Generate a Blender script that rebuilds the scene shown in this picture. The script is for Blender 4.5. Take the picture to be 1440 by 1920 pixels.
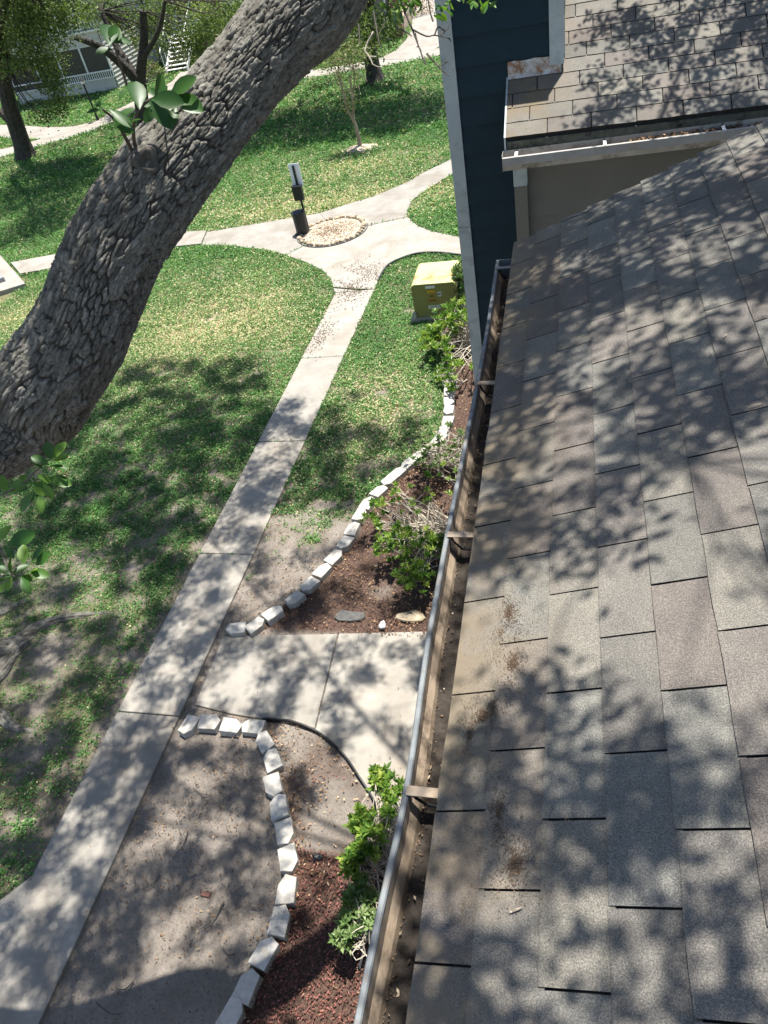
import bpy, math, random
import numpy as np
from mathutils import Matrix, Vector

random.seed(7)
rng = np.random.default_rng(7)
scene = bpy.context.scene
COL = scene.collection
for _o in list(bpy.data.objects):
    bpy.data.objects.remove(_o)

# ---------------------------------------------------------------- camera
CX, CY, F = 720.0, 960.0, 1361.7          # photograph pixels
RW = np.array([[0.9676281721528976, 0.002060244511326262, -0.25237170175872636],
               [0.18431505261153283, -0.6888646379727121, 0.7010659540524928],
               [-0.17240557368266796, -0.7248870711657629, -0.6669445645778008]])
H = 7.5                                   # eye height above the lawn
cam = bpy.data.cameras.new('camera')
cam.sensor_fit = 'VERTICAL'
cam.sensor_height = 36.0
cam.sensor_width = 27.0
cam.lens = F * 36.0 / 1920.0
cam.clip_start = 0.05
cam.clip_end = 2000
camo = bpy.data.objects.new('camera', cam)
COL.objects.link(camo)
mw = Matrix.Identity(4)
for i in range(3):
    mw[i][0] = RW[i][0]
    mw[i][1] = -RW[i][1]
    mw[i][2] = -RW[i][2]
mw[2][3] = H
camo.matrix_world = mw
scene.camera = camo

# ---------------------------------------------------------------- world, sun, exposure
SX, SY = 0.12, 0.22                       # sun leans this far per metre of height
sun_el = math.atan2(1.0, math.hypot(SX, SY))
sun_az = math.atan2(SX, SY)
world = bpy.data.worlds.new('World')
scene.world = world
world.use_nodes = True
wn = world.node_tree
wn.nodes.clear()
wout = wn.nodes.new('ShaderNodeOutputWorld')
wbg = wn.nodes.new('ShaderNodeBackground')
wsky = wn.nodes.new('ShaderNodeTexSky')
wsky.sky_type = 'NISHITA'
wsky.sun_disc = False
wsky.sun_elevation = sun_el
wsky.sun_rotation = sun_az
wbg.inputs['Strength'].default_value = 0.092
wn.links.new(wsky.outputs[0], wbg.inputs[0])
wn.links.new(wbg.outputs[0], wout.inputs[0])
sl = bpy.data.lights.new('sun', 'SUN')
sl.energy = 5.0
sl.angle = math.radians(0.53)
sl.color = (1.0, 0.955, 0.88)
so = bpy.data.objects.new('sun', sl)
COL.objects.link(so)
so.rotation_euler = Vector((SX, SY, 1.0)).to_track_quat('Z', 'Y').to_euler()
so.location = (4, 8, 30)
vs = scene.view_settings
vs.view_transform = 'Standard'
vs.look = 'None'
vs.gamma = 1.0
vs.use_curve_mapping = False
vs.exposure = 1.22


# ---------------------------------------------------------------- pixel -> place
def ray(px, py):
    return RW @ np.array([(px - CX) / F, (py - CY) / F, 1.0])


def G(px, py, z=0.0):
    d = ray(px, py)
    p = d * ((z - H) / d[2])
    return np.array([p[0], p[1], z])


def AY(px, py, Y):
    d = ray(px, py)
    return d * (Y / d[1]) + np.array([0, 0, H])


def AD(px, py, depth):
    return ray(px, py) * depth + np.array([0, 0, H])


def PROJ(P):
    P = np.atleast_2d(P) - np.array([0, 0, H])
    c = P @ RW
    zz = np.where(c[:, 2] > 0.05, c[:, 2], np.nan)
    return CX + F * c[:, 0] / zz, CY + F * c[:, 1] / zz


# ---------------------------------------------------------------- numpy noise
def _hash(ix, iy, seed):
    n = (ix.astype(np.int64) * 374761393 + iy.astype(np.int64) * 668265263 + seed * 1442695041) & 0x7fffffff
    n = ((n ^ (n >> 13)) * 1274126177) & 0x7fffffff
    n = ((n ^ (n >> 16)) * 1911520717) & 0x7fffffff
    return ((n ^ (n >> 15)) & 0xffffff) / float(0xffffff)


def vnoise(x, y, seed=0):
    x = np.asarray(x, float); y = np.asarray(y, float)
    ix = np.floor(x); iy = np.floor(y)
    fx = x - ix; fy = y - iy
    fx = fx * fx * (3 - 2 * fx); fy = fy * fy * (3 - 2 * fy)
    a = _hash(ix, iy, seed); b = _hash(ix + 1, iy, seed)
    c = _hash(ix, iy + 1, seed); d = _hash(ix + 1, iy + 1, seed)
    return (a * (1 - fx) + b * fx) * (1 - fy) + (c * (1 - fx) + d * fx) * fy


def fbm(x, y, seed=0, octv=4):
    s = 0; a = 0.5; t = 0
    for k in range(octv):
        s = s + a * vnoise(np.asarray(x) * 2 ** k + 17.3 * k, np.asarray(y) * 2 ** k - 9.1 * k, seed + k)
        t += a; a *= 0.5
    return s / t


def sstep(a, b, x):
    t = np.clip((np.asarray(x, float) - a) / (b - a), 0, 1)
    return t * t * (3 - 2 * t)


def inpoly(x, y, poly):
    x = np.asarray(x); y = np.asarray(y)
    ins = np.zeros(x.shape, bool)
    n = len(poly)
    for i in range(n):
        x1, y1 = poly[i][0], poly[i][1]
        x2, y2 = poly[(i + 1) % n][0], poly[(i + 1) % n][1]
        if y1 == y2:
            continue
        c = ((y1 > y) != (y2 > y)) & (x < (x2 - x1) * (y - y1) / (y2 - y1) + x1)
        ins ^= c
    return ins


# ---------------------------------------------------------------- object helpers
WL = {}


def wloc(o):
    return WL.get(o.name, np.zeros(3)) if o is not None else np.zeros(3)


def tag(o, label=None, cat=None, group=None, kind=None):
    if label: o['label'] = label
    if cat: o['category'] = cat
    if group: o['group'] = group
    if kind: o['kind'] = kind
    return o


def empty(name, loc=(0, 0, 0), parent=None, **k):
    o = bpy.data.objects.new(name, None)
    COL.objects.link(o)
    loc = np.array(loc, float)
    if parent is not None:
        o.parent = parent
    o.location = loc - wloc(parent)
    o.empty_display_size = 0.1
    WL[o.name] = loc
    return tag(o, **k)


def mesh_np(name, V, Fc, smooth=False, attrs=None):
    """V (n,3); Fc list of arrays/lists of equal-size polygons or a mixed list"""
    me = bpy.data.meshes.new(name)
    V = np.asarray(V, np.float32)
    if isinstance(Fc, np.ndarray):
        nf, k = Fc.shape
        loops = Fc.reshape(-1).astype(np.int32)
        starts = (np.arange(nf) * k).astype(np.int32)
    else:
        loops = np.array([i for f in Fc for i in f], np.int32)
        ln = np.array([len(f) for f in Fc], np.int32)
        starts = np.concatenate([[0], np.cumsum(ln)[:-1]]).astype(np.int32)
        nf = len(Fc)
    me.vertices.add(len(V))
    me.vertices.foreach_set('co', V.reshape(-1))
    me.loops.add(len(loops))
    me.loops.foreach_set('vertex_index', loops)
    me.polygons.add(nf)
    me.polygons.foreach_set('loop_start', starts)
    me.update(calc_edges=True)
    me.polygons.foreach_set('use_smooth', np.full(nf, bool(smooth)))
    if attrs:
        for an, av in attrs.items():
            a = me.attributes.new(an, 'FLOAT', 'POINT')
            a.data.foreach_set('value', np.asarray(av, np.float32))
    me.validate()
    return me


def put(name, V, Fc, mat, parent=None, smooth=False, attrs=None, origin=None, **k):
    """mesh from world coordinates"""
    V = np.asarray(V, float)
    if origin is None:
        origin = wloc(parent) if parent is not None else np.array([V[:, 0].mean(), V[:, 1].mean(), V[:, 2].min()])
    origin = np.array(origin, float)
    me = mesh_np(name, V - origin, Fc, smooth, attrs)
    me.materials.append(mat)
    o = bpy.data.objects.new(name, me)
    COL.objects.link(o)
    if parent is not None:
        o.parent = parent
    o.location = origin - wloc(parent)
    WL[o.name] = origin
    return tag(o, **k)


class MB:
    def __init__(s):
        s.v = []; s.f = []

    def add(s, V, Fc):
        b = len(s.v)
        s.v += [tuple(map(float, p)) for p in V]
        s.f += [tuple(i + b for i in f) for f in Fc]
        return s

    def box(s, x0, x1, y0, y1, z0, z1):
        V = [(x0, y0, z0), (x1, y0, z0), (x1, y1, z0), (x0, y1, z0), (x0, y0, z1), (x1, y0, z1), (x1, y1, z1), (x0, y1, z1)]
        return s.add(V, [(0, 3, 2, 1), (4, 5, 6, 7), (0, 1, 5, 4), (1, 2, 6, 5), (2, 3, 7, 6), (3, 0, 4, 7)])

    def prism(s, poly, z0, z1, bev=0.0):
        n = len(poly)
        P = np.array([[p[0], p[1]] for p in poly], float)
        area = 0.5 * np.sum(P[:, 0] * np.roll(P[:, 1], -1) - np.roll(P[:, 0], -1) * P[:, 1])
        if area < 0: P = P[::-1]
        if bev > 0:
            # inset by vertex normals
            e = np.roll(P, -1, 0) - P
            e /= np.linalg.norm(e, axis=1)[:, None] + 1e-9
            nr = np.stack([-e[:, 1], e[:, 0]], 1)
            nn = nr + np.roll(nr, 1, 0)
            den = 1 + np.sum(nr * np.roll(nr, 1, 0), 1)
            nn = nn / np.maximum(den, 0.4)[:, None]
            Q = P + nn * bev
            V = [(x, y, z0) for x, y in P] + [(x, y, z1 - bev) for x, y in P] + [(x, y, z1) for x, y in Q]
            Fc = [tuple(range(n - 1, -1, -1)), tuple(range(2 * n, 3 * n))]
            for r in (0, n):
                for i in range(n):
                    j = (i + 1) % n
                    Fc.append((r + i, r + j, r + n + j, r + n + i))
        else:
            V = [(x, y, z0) for x, y in P] + [(x, y, z1) for x, y in P]
            Fc = [tuple(range(n - 1, -1, -1)), tuple(range(n, 2 * n))]
            for i in range(n):
                j = (i + 1) % n
                Fc.append((i, j, n + j, n + i))
        return s.add(V, Fc)

    def tube(s, pts, rad, n=8, cap=True):
        V, Fc = tube(pts, rad, n, cap)
        return s.add(V, Fc)

    def put(s, name, mat, parent=None, **k):
        return put(name, np.array(s.v), s.f, mat, parent, **k)


def frames(P):
    P = np.asarray(P, float)
    T = np.gradient(P, axis=0)
    T /= np.linalg.norm(T, axis=1)[:, None] + 1e-9
    up = np.array([0, 0, 1.0]) if abs(T[0][2]) < 0.9 else np.array([0, 1.0, 0])
    A = np.zeros_like(P); B = np.zeros_like(P)
    a = np.cross(T[0], up); a /= np.linalg.norm(a)
    for i in range(len(P)):
        a = a - T[i] * (a @ T[i]); a /= np.linalg.norm(a) + 1e-9
        A[i] = a; B[i] = np.cross(T[i], a)
    return T, A, B


def tube(pts, rad, n=8, cap=True):
    P = np.asarray(pts, float)
    rad = np.broadcast_to(np.asarray(rad, float), (len(P),))
    T, A, B = frames(P)
    th = np.arange(n) * 2 * math.pi / n
    V = (P[:, None] + rad[:, None, None] * (np.cos(th)[None, :, None] * A[:, None] + np.sin(th)[None, :, None] * B[:, None])).reshape(-1, 3)
    Fc = []
    for i in range(len(P) - 1):
        for j in range(n):
            k = (j + 1) % n
            Fc.append((i * n + j, i * n + k, (i + 1) * n + k, (i + 1) * n + j))
    if cap:
        Fc.append(tuple(range(n - 1, -1, -1)))
        Fc.append(tuple((len(P) - 1) * n + j for j in range(n)))
    return V, Fc


def spline(pts, n):
    """Catmull-Rom through pts"""
    P = np.asarray(pts, float)
    P = np.vstack([2 * P[0] - P[1], P, 2 * P[-1] - P[-2]])
    m = len(P) - 3
    t = np.linspace(0, m - 1e-6, n)
    i = t.astype(int); u = (t - i)[:, None]
    p0, p1, p2, p3 = P[i], P[i + 1], P[i + 2], P[i + 3]
    return 0.5 * (2 * p1 + (p2 - p0) * u + (2 * p0 - 5 * p1 + 4 * p2 - p3) * u ** 2 + (3 * p1 - p0 - 3 * p2 + p3) * u ** 3)


def unit(a):
    return a / (np.linalg.norm(a, axis=-1, keepdims=True) + 1e-9)


def leaves(P, L, W, flat=0.5, up=0.3, tone=None, rg=rng, shape='rhomb', D=None):
    """many leaf faces. returns V, F(quads), attrs"""
    n = len(P)
    if D is None:
        D = rg.normal(size=(n, 3)); D[:, 2] *= (1 - flat); D[:, 2] += up * rg.random(n)
        D = unit(D)
    N = rg.normal(size=(n, 3)) * (1 - flat) + np.array([0, 0, 1.0]) * flat * 1.5
    S = unit(np.cross(D, N))
    L = np.broadcast_to(L, (n,))[:, None]; W = np.broadcast_to(W, (n,))[:, None]
    Nn = np.cross(S, D)
    V = np.stack([P, P + D * L * 0.45 + S * W * 0.5 + Nn * W * .18, P + D * L, P + D * L * 0.5 - S * W * 0.5 + Nn * W * .18], 1).reshape(-1, 3)
    Fq = np.arange(4 * n).reshape(n, 4)
    if tone is None:
        tone = rg.random(n)
    return V, Fq, {'tone': np.repeat(tone, 4)}


# ---------------------------------------------------------------- materials
def nt(name):
    m = bpy.data.materials.new(name)
    m.use_nodes = True
    t = m.node_tree
    b = t.nodes['Principled BSDF']
    return m, t, b


def N(t, typ, **kw):
    n = t.nodes.new(typ)
    for k, v in kw.items():
        setattr(n, k, v)
    return n


def ramp(t, fac, stops, interp='LINEAR'):
    r = t.nodes.new('ShaderNodeValToRGB')
    r.color_ramp.interpolation = interp
    e = r.color_ramp.elements
    while len(e) < len(stops):
        e.new(0.5)
    for el, (p, c) in zip(e, stops):
        el.position = p
        el.color = (*c, 1) if len(c) == 3 else c
    t.links.new(fac, r.inputs[0])
    return r.outputs[0]


def noise(t, coord, scale, detail=4, rough=0.6, dist=0.0):
    n = t.nodes.new('ShaderNodeTexNoise')
    n.inputs['Scale'].default_value = scale
    n.inputs['Detail'].default_value = detail
    n.inputs['Roughness'].default_value = rough
    n.inputs['Distortion'].default_value = dist
    if coord is not None:
        t.links.new(coord, n.inputs['Vector'])
    return n.outputs['Fac']


def mixc(t, fac, a, b, mode='MIX'):
    m = t.nodes.new('ShaderNodeMix')
    m.data_type = 'RGBA'
    m.blend_type = mode
    for s, v in ((m.inputs[0], fac), (m.inputs[6], a), (m.inputs[7], b)):
        if isinstance(v, (int, float)):
            s.default_value = v
        elif isinstance(v, tuple):
            s.default_value = (*v, 1)
        else:
            t.links.new(v, s)
    return m.outputs[2]


def bump(t, b, height, strength=0.3, dist=0.01):
    n = t.nodes.new('ShaderNodeBump')
    n.inputs['Strength'].default_value = strength
    n.inputs['Distance'].default_value = dist
    t.links.new(height, n.inputs['Height'])
    t.links.new(n.outputs[0], b.inputs['Normal'])
    return n


def pos(t):
    return t.nodes.new('ShaderNodeNewGeometry').outputs['Position']


def simple(name, c1, c2, scale=8, rough=0.7, bscale=60, bs=0.2, bd=0.004, spec=0.3, metal=0.0, objrand=0.0, stain=None, stain_scale=3.0):
    m, t, b = nt(name)
    p = pos(t)
    col = ramp(t, noise(t, p, scale, 5, .6), [(0.3, c1), (0.7, c2)])
    if stain:
        f = ramp(t, noise(t, p, stain_scale, 6, .7), [(0.52, (0, 0, 0)), (0.68, (1, 1, 1))])
        col = mixc(t, f, col, stain)
    if objrand:
        oi = t.nodes.new('ShaderNodeObjectInfo')
        f = ramp(t, oi.outputs['Random'], [(0, (1 - objrand,) * 3), (1, (1 + objrand,) * 3)])
        col = mixc(t, 1.0, col, f, 'MULTIPLY')
    t.links.new(col, b.inputs['Base Color'])
    b.inputs['Roughness'].default_value = rough
    b.inputs['Specular IOR Level'].default_value = spec
    b.inputs['Metallic'].default_value = metal
    bump(t, b, noise(t, p, bscale, 4, .6), bs, bd)
    return m


def leafmat(name, stops, rough=0.45, trans=0.3, spec=0.4):
    m, t, b = nt(name)
    a = N(t, 'ShaderNodeAttribute', attribute_name='tone')
    col = ramp(t, a.outputs['Fac'], stops)
    t.links.new(col, b.inputs['Base Color'])
    b.inputs['Roughness'].default_value = rough
    b.inputs['Specular IOR Level'].default_value = spec
    if trans > 0:
        tr = t.nodes.new('ShaderNodeBsdfTranslucent')
        br = mixc(t, 1.0, col, (1.0, 1.15, 0.5), 'MULTIPLY')
        t.links.new(br, tr.inputs[0])
        mx = t.nodes.new('ShaderNodeMixShader')
        mx.inputs[0].default_value = trans
        t.links.new(b.outputs[0], mx.inputs[1])
        t.links.new(tr.outputs[0], mx.inputs[2])
        t.links.new(mx.outputs[0], t.nodes['Material Output'].inputs[0])
    return m


M = {}
# concrete
m, t, b = nt('concrete'); p = pos(t)
c = ramp(t, noise(t, p, 2.2, 6, .65), [(0.25, (.205, .192, .168)), (0.75, (.315, .296, .262))])
c = mixc(t, ramp(t, noise(t, p, 0.9, 5, .7, .6), [(0.46, (0, 0, 0)), (0.66, (.7, .7, .7))]), c, (.185, .158, .126))
c = mixc(t, ramp(t, noise(t, p, 70, 3, .7), [(0.60, (0, 0, 0)), (0.72, (.35, .35, .35))]), c, (.28, .26, .235))
oi = t.nodes.new('ShaderNodeObjectInfo')
c = mixc(t, 1.0, c, ramp(t, oi.outputs['Random'], [(0, (.88, .88, .88)), (1, (1.06, 1.05, 1.03))]), 'MULTIPLY')
t.links.new(c, b.inputs['Base Color']); b.inputs['Roughness'].default_value = .88
bump(t, b, noise(t, p, 120, 4, .7), .35, .004); M['concrete'] = m
M['block'] = simple('block_concrete', (.36, .34, .305), (.48, .46, .42), 14, .9, 160, .6, .004, objrand=.16, stain=(.34, .31, .26), stain_scale=9)
# shingles
m, t, b = nt('shingle'); p = pos(t)
oi = t.nodes.new('ShaderNodeObjectInfo')
base = ramp(t, oi.outputs['Random'], [(0.0, (.106, .103, .096)), (0.16, (.156, .153, .139)), (0.30, (.124, .109, .100)), (0.42, (.166, .163, .148)), (0.55, (.118, .113, .104)), (0.66, (.146, .132, .121)),
                                      (0.78, (.168, .160, .139)), (0.90, (.112, .099, .092)), (1.0, (.142, .141, .132))])
c = mixc(t, 1.0, base, ramp(t, noise(t, p, 9, 4, .6), [(0.3, (.86, .86, .86)), (0.7, (1.12, 1.11, 1.08))]), 'MULTIPLY')
gr = noise(t, p, 330, 2, .8)
c = mixc(t, 1.0, c, ramp(t, gr, [(0.30, (.52, .52, .52)), (0.5, (1.0, 1.0, 1.0)), (0.68, (1.75, 1.72, 1.65))]), 'MULTIPLY')
sxyz = N(t, 'ShaderNodeSeparateXYZ'); t.links.new(p, sxyz.inputs[0])
# silt stain creeping up from the eave, with its own patchy outline
mr = N(t, 'ShaderNodeMapRange'); mr.inputs[1].default_value = 0.02; mr.inputs[2].default_value = -.30
t.links.new(sxyz.outputs[0], mr.inputs[0])
ms = N(t, 'ShaderNodeMath', operation='MULTIPLY'); t.links.new(mr.outputs[0], ms.inputs[0])
t.links.new(ramp(t, noise(t, p, 3.2, 6, .65, .4), [(0.40, (0, 0, 0)), (0.56, (1, 1, 1))]), ms.inputs[1])
ms2 = N(t, 'ShaderNodeMath', operation='MULTIPLY'); ms2.inputs[1].default_value = .85; t.links.new(ms.outputs[0], ms2.inputs[0])
c = mixc(t, ms2.outputs[0], c, (.175, .138, .092))
t.links.new(c, b.inputs['Base Color']); b.inputs['Roughness'].default_value = .9
b.inputs['Specular IOR Level'].default_value = .25
bump(t, b, gr, .8, .003); M['shingle'] = m
M['underlay'] = simple('underlay', (.02, .019, .018), (.035, .033, .03), 20, .95)
M['bluesiding'] = simple('blue_siding', (.0066, .025, .038), (.009, .031, .047), 5, .6, 35, .25, .003, .25, stain=(.011, .032, .045), stain_scale=10)
M['trim'] = simple('grey_trim_paint', (.36, .42, .43), (.46, .52, .52), 6, .6, 40, .25, .003, stain=(.27, .31, .31), stain_scale=7)
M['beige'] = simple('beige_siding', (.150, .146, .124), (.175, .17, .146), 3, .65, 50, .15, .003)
M['darkwood'] = simple('rotten_fascia', (.05, .055, .045), (.13, .135, .11), 12, .9, 40, .8, .01, stain=(.02, .02, .018), stain_scale=14)
M['gutter_w'] = simple('pale_gutter', (.25, .245, .23), (.35, .34, .32), 7, .6, 30, .15, .003, .4, stain=(.30, .26, .21), stain_scale=9)
M['gutter_b'] = simple('weathered_gutter', (.22, .168, .12), (.345, .275, .205), 11, .75, 60, .5, .004, .3, stain=(.09, .068, .05), stain_scale=13)
M['gutter_in'] = simple('stained_gutter_inside', (.30, .28, .245), (.44, .42, .385), 9, .7, 30, .2, .003, .3, stain=(.16, .13, .10), stain_scale=7)
M['lip'] = simple('gutter_lip_metal', (.105, .115, .12), (.19, .205, .21), 16, .65, 60, .3, .003, .3, metal=.1, stain=(.17, .14, .11), stain_scale=15)
M['silt'] = simple('gutter_silt', (.022, .018, .015), (.055, .045, .036), 30, .95, 90, 1.0, .012)
# flashing with rust
m, t, b = nt('rusty_flashing'); p = pos(t)
c = mixc(t, ramp(t, noise(t, p, 16, 6, .7), [(0.42, (0, 0, 0)), (0.62, (1, 1, 1))]), (.58, .60, .60), (.27, .13, .06))
t.links.new(c, b.inputs['Base Color']); b.inputs['Roughness'].default_value = .6; M['flash'] = m
M['blackplastic'] = simple('black_plastic', (.012, .013, .014), (.025, .026, .028), 10, .45, 60, .1)
M['black'] = simple('black_paint', (.010, .012, .015), (.022, .026, .03), 10, .4, 60, .1)
M['slate'] = simple('dark_slate', (.05, .050, .050), (.11, .107, .10), 9, .8, 40, .5, .006)
M['white'] = simple('white_paint', (.66, .66, .63), (.75, .75, .72), 5, .6, 40, .1)
M['sign'] = simple('sign_back', (.78, .81, .84), (.82, .85, .88), 4, .4, 40, .05)
M['olive'] = simple('olive_paint', (.195, .185, .06), (.225, .21, .075), 4, .5, 60, .08, .002, .4)
# transformer roof: the same paint, sun glare painted in as paler colour, rust blooms
m, t, b = nt('olive_paint_sunlit_rusted'); p = pos(t)
c = ramp(t, noise(t, p, 3, 4, .6), [(0.3, (.42, .40, .17)), (0.7, (.50, .47, .23))])
sx = N(t, 'ShaderNodeSeparateXYZ'); t.links.new(p, sx.inputs[0])
d1 = N(t, 'ShaderNodeMath', operation='SUBTRACT'); d1.inputs[1].default_value = 14.05; t.links.new(sx.outputs[1], d1.inputs[0])
d2 = N(t, 'ShaderNodeMath', operation='ABSOLUTE'); t.links.new(d1.outputs[0], d2.inputs[0])
d3 = N(t, 'ShaderNodeMapRange'); d3.inputs[1].default_value = .30; d3.inputs[2].default_value = 0.0; t.links.new(d2.outputs[0], d3.inputs[0])
d4 = N(t, 'ShaderNodeMath', operation='MULTIPLY'); t.links.new(d3.outputs[0], d4.inputs[0])
t.links.new(ramp(t, noise(t, p, 5, 5, .65), [(0.40, (0, 0, 0)), (0.62, (1, 1, 1))]), d4.inputs[1])
c = mixc(t, d4.outputs[0], c, (.40, .15, .045))
t.links.new(c, b.inputs['Base Color']); b.inputs['Roughness'].default_value = .55; M['olive_top'] = m
M['sticker_w'] = simple('white_sticker', (.6, .6, .56), (.68, .68, .64), 8, .5)
M['sticker_y'] = simple('yellow_sticker', (.48, .27, .02), (.55, .32, .03), 8, .5)
M['sticker_o'] = simple('orange_sticker', (.40, .16, .02), (.46, .20, .03), 8, .5)
M['sticker_t'] = simple('teal_sticker', (.08, .30, .30), (.10, .36, .35), 8, .5)
M['ink'] = simple('ink', (.02, .02, .02), (.03, .03, .03), 8, .6)
M['stone'] = simple('ring_stone', (.22, .18, .12), (.44, .37, .27), 9, .9, 40, .6, .01, objrand=.3)
M['gravel'] = simple('pale_gravel', (.36, .28, .20), (.62, .53, .42), 30, .95, 45, 1.0, .03, stain=(.30, .22, .15), stain_scale=5)
M['stem'] = simple('pale_stem', (.34, .30, .235), (.52, .47, .39), 20, .8, 80, .4)
M['twig'] = simple('dark_twig', (.06, .05, .042), (.11, .095, .08), 20, .85, 80, .4)
M['treebark'] = simple('far_bark', (.030, .027, .024), (.075, .066, .057), 7, .9, 12, 1.0, .06)
M['myrtle'] = simple('smooth_tan_bark', (.26, .19, .125), (.38, .30, .21), 8, .7, 30, .2)
M['brick'] = None
m, t, b = nt('brick_wall'); p = pos(t)
bt = N(t, 'ShaderNodeTexBrick'); bt.inputs['Scale'].default_value = 4.2
bt.inputs['Color1'].default_value = (.15, .055, .035, 1); bt.inputs['Color2'].default_value = (.20, .085, .055, 1); bt.inputs['Mortar'].default_value = (.20, .17, .14, 1)
mp = N(t, 'ShaderNodeMapping'); mp.inputs['Rotation'].default_value = (math.pi / 2, 0, 0); t.links.new(p, mp.inputs[0]); t.links.new(mp.outputs[0], bt.inputs[0])
t.links.new(bt.outputs[0], b.inputs['Base Color']); b.inputs['Roughness'].default_value = .9; M['brick'] = m
M['brickred'] = simple('red_brick', (.13, .062, .050), (.19, .10, .08), 12, .9, 40, .5)
M['screen'] = simple('dark_screen', (.010, .016, .018), (.016, .024, .026), 1.5, .35, 20, .05, .002, .5)
M['palesiding'] = simple('pale_siding', (.44, .43, .38), (.52, .51, .46), 2, .7, 30, .1)
M['lampglass'] = simple('lamp_glass', (.7, .7, .68), (.8, .8, .78), 4, .3)
M['pinkwall'] = simple('pale_brick_planter', (.36, .25, .20), (.50, .38, .31), 6, .9, 20, .5)
M['greyfence'] = simple('grey_fence_board', (.17, .16, .15), (.25, .24, .225), 7, .85, 30, .4, objrand=.15)
M['cabinet'] = simple('grey_cabinet', (.22, .22, .23), (.28, .28, .29), 4, .5, 30, .05)

# ground
m, t, b = nt('ground'); p = pos(t)
dirt = ramp(t, noise(t, p, 1.6, 6, .7), [(0.25, (.165, .142, .120)), (0.5, (.24, .210, .180)), (0.75, (.325, .290, .252))])
dirt = mixc(t, ramp(t, noise(t, p, 38, 4, .75), [(0.52, (0, 0, 0)), (0.68, (.75, .75, .75))]), dirt, (.10, .082, .066))
dirt = mixc(t, ramp(t, noise(t, p, 75, 2, .7), [(0.64, (0, 0, 0)), (0.72, (.6, .6, .6))]), dirt, (.42, .33, .22))
grass = ramp(t, noise(t, p, 20, 4, .7), [(0.3, (.040, .050, .022)), (0.5, (.085, .10, .042)), (0.64, (.16, .16, .075)), (0.78, (.26, .215, .14))])
dry = ramp(t, noise(t, p, 24, 4, .7), [(0.3, (.20, .165, .085)), (0.7, (.42, .34, .20))])
mul = ramp(t, noise(t, p, 45, 4, .7), [(0.3, (.036, .025, .020)), (0.5, (.092, .055, .042)), (0.72, (.19, .125, .095))])
ac = N(t, 'ShaderNodeAttribute', attribute_name='cover'); ad = N(t, 'ShaderNodeAttribute', attribute_name='dry'); am = N(t, 'ShaderNodeAttribute', attribute_name='mulch')
c = mixc(t, ad.outputs['Fac'], grass, dry)
c = mixc(t, ac.outputs['Fac'], dirt, c)
c = mixc(t, am.outputs['Fac'], c, mul)
t.links.new(c, b.inputs['Base Color']); b.inputs['Roughness'].default_value = .95; b.inputs['Specular IOR Level'].default_value = .15
bump(t, b, noise(t, p, 26, 6, .75), .9, .05); M['ground'] = m

# oak bark
m, t, b = nt('oak_bark'); p = pos(t)
af = N(t, 'ShaderNodeAttribute', attribute_name='plate'); ag = N(t, 'ShaderNodeAttribute', attribute_name='groove')
c = ramp(t, af.outputs['Fac'], [(0, (.092, .086, .074)), (0.35, (.155, .147, .128)), (0.7, (.225, .217, .193)), (0.9, (.31, .305, .275)), (1, (.40, .40, .365))])
c = mixc(t, 1.0, c, ramp(t, noise(t, p, 55, 5, .75), [(0.3, (.62, .62, .62)), (0.7, (1.25, 1.24, 1.2))]), 'MULTIPLY')
lich = ramp(t, noise(t, p, 7.5, 6, .7, .3), [(0.60, (0, 0, 0)), (0.70, (.7, .7, .7))])
c = mixc(t, lich, c, (.30, .325, .27))
c = mixc(t, ag.outputs['Fac'], (.052, .045, .037), c)
t.links.new(c, b.inputs['Base Color']); b.inputs['Roughness'].default_value = .92; b.inputs['Specular IOR Level'].default_value = .2
bump(t, b, noise(t, p, 90, 5, .7), .7, .008); M['oak'] = m

M['leaf_oak'] = leafmat('oak_leaf', [(0, (.020, .048, .014)), (0.5, (.040, .085, .020)), (0.85, (.075, .125, .028)), (1, (.14, .17, .05))], .45, .16)
M['leaf_far'] = leafmat('far_leaf', [(0, (.050, .090, .030)), (0.45, (.11, .165, .050)), (0.8, (.21, .255, .09)), (1, (.40, .40, .19))], .5, .42)
M['leaf_pale'] = leafmat('pale_leaf', [(0, (.06, .10, .03)), (0.5, (.13, .18, .055)), (0.85, (.26, .27, .11)), (1, (.36, .30, .17))], .5, .35)
M['leaf_shrub'] = leafmat('shrub_leaf', [(0, (.045, .110, .022)), (0.4, (.11, .21, .032)), (0.75, (.23, .33, .06)), (1, (.42, .44, .12))], .38, .35, .45)
M['leaf_dull'] = leafmat('dull_shrub_leaf', [(0, (.06, .115, .035)), (0.5, (.13, .21, .07)), (1, (.26, .32, .14))], .45, .25)
M['leaf_spring'] = leafmat('sprout_leaf', [(0, (.018, .062, .012)), (0.5, (.045, .125, .016)), (1, (.17, .29, .04))], .42, .32, .4)
M['grass'] = leafmat('lawn_leaf', [(0, (.042, .112, .034)), (0.35, (.092, .222, .060)), (0.60, (.185, .335, .095)), (0.75, (.36, .42, .18)), (1, (.62, .53, .35))], .55, .3, .25)
M['litter'] = leafmat('dry_leaf', [(0, (.055, .032, .020)), (0.35, (.16, .09, .05)), (0.7, (.34, .21, .115)), (1, (.58, .45, .30))], .7, .1, .2)
M['chips'] = leafmat('bark_chip', [(0, (.035, .022, .017)), (0.3, (.085, .045, .034)), (0.6, (.18, .068, .054)), (0.85, (.27, .115, .095)), (1, (.42, .26, .21))], .85, 0, .15)
M['silt_bits'] = leafmat('roof_grit', [(0, (.06, .042, .030)), (0.5, (.15, .105, .07)), (1, (.40, .33, .24))], .9, 0, .1)

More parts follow.
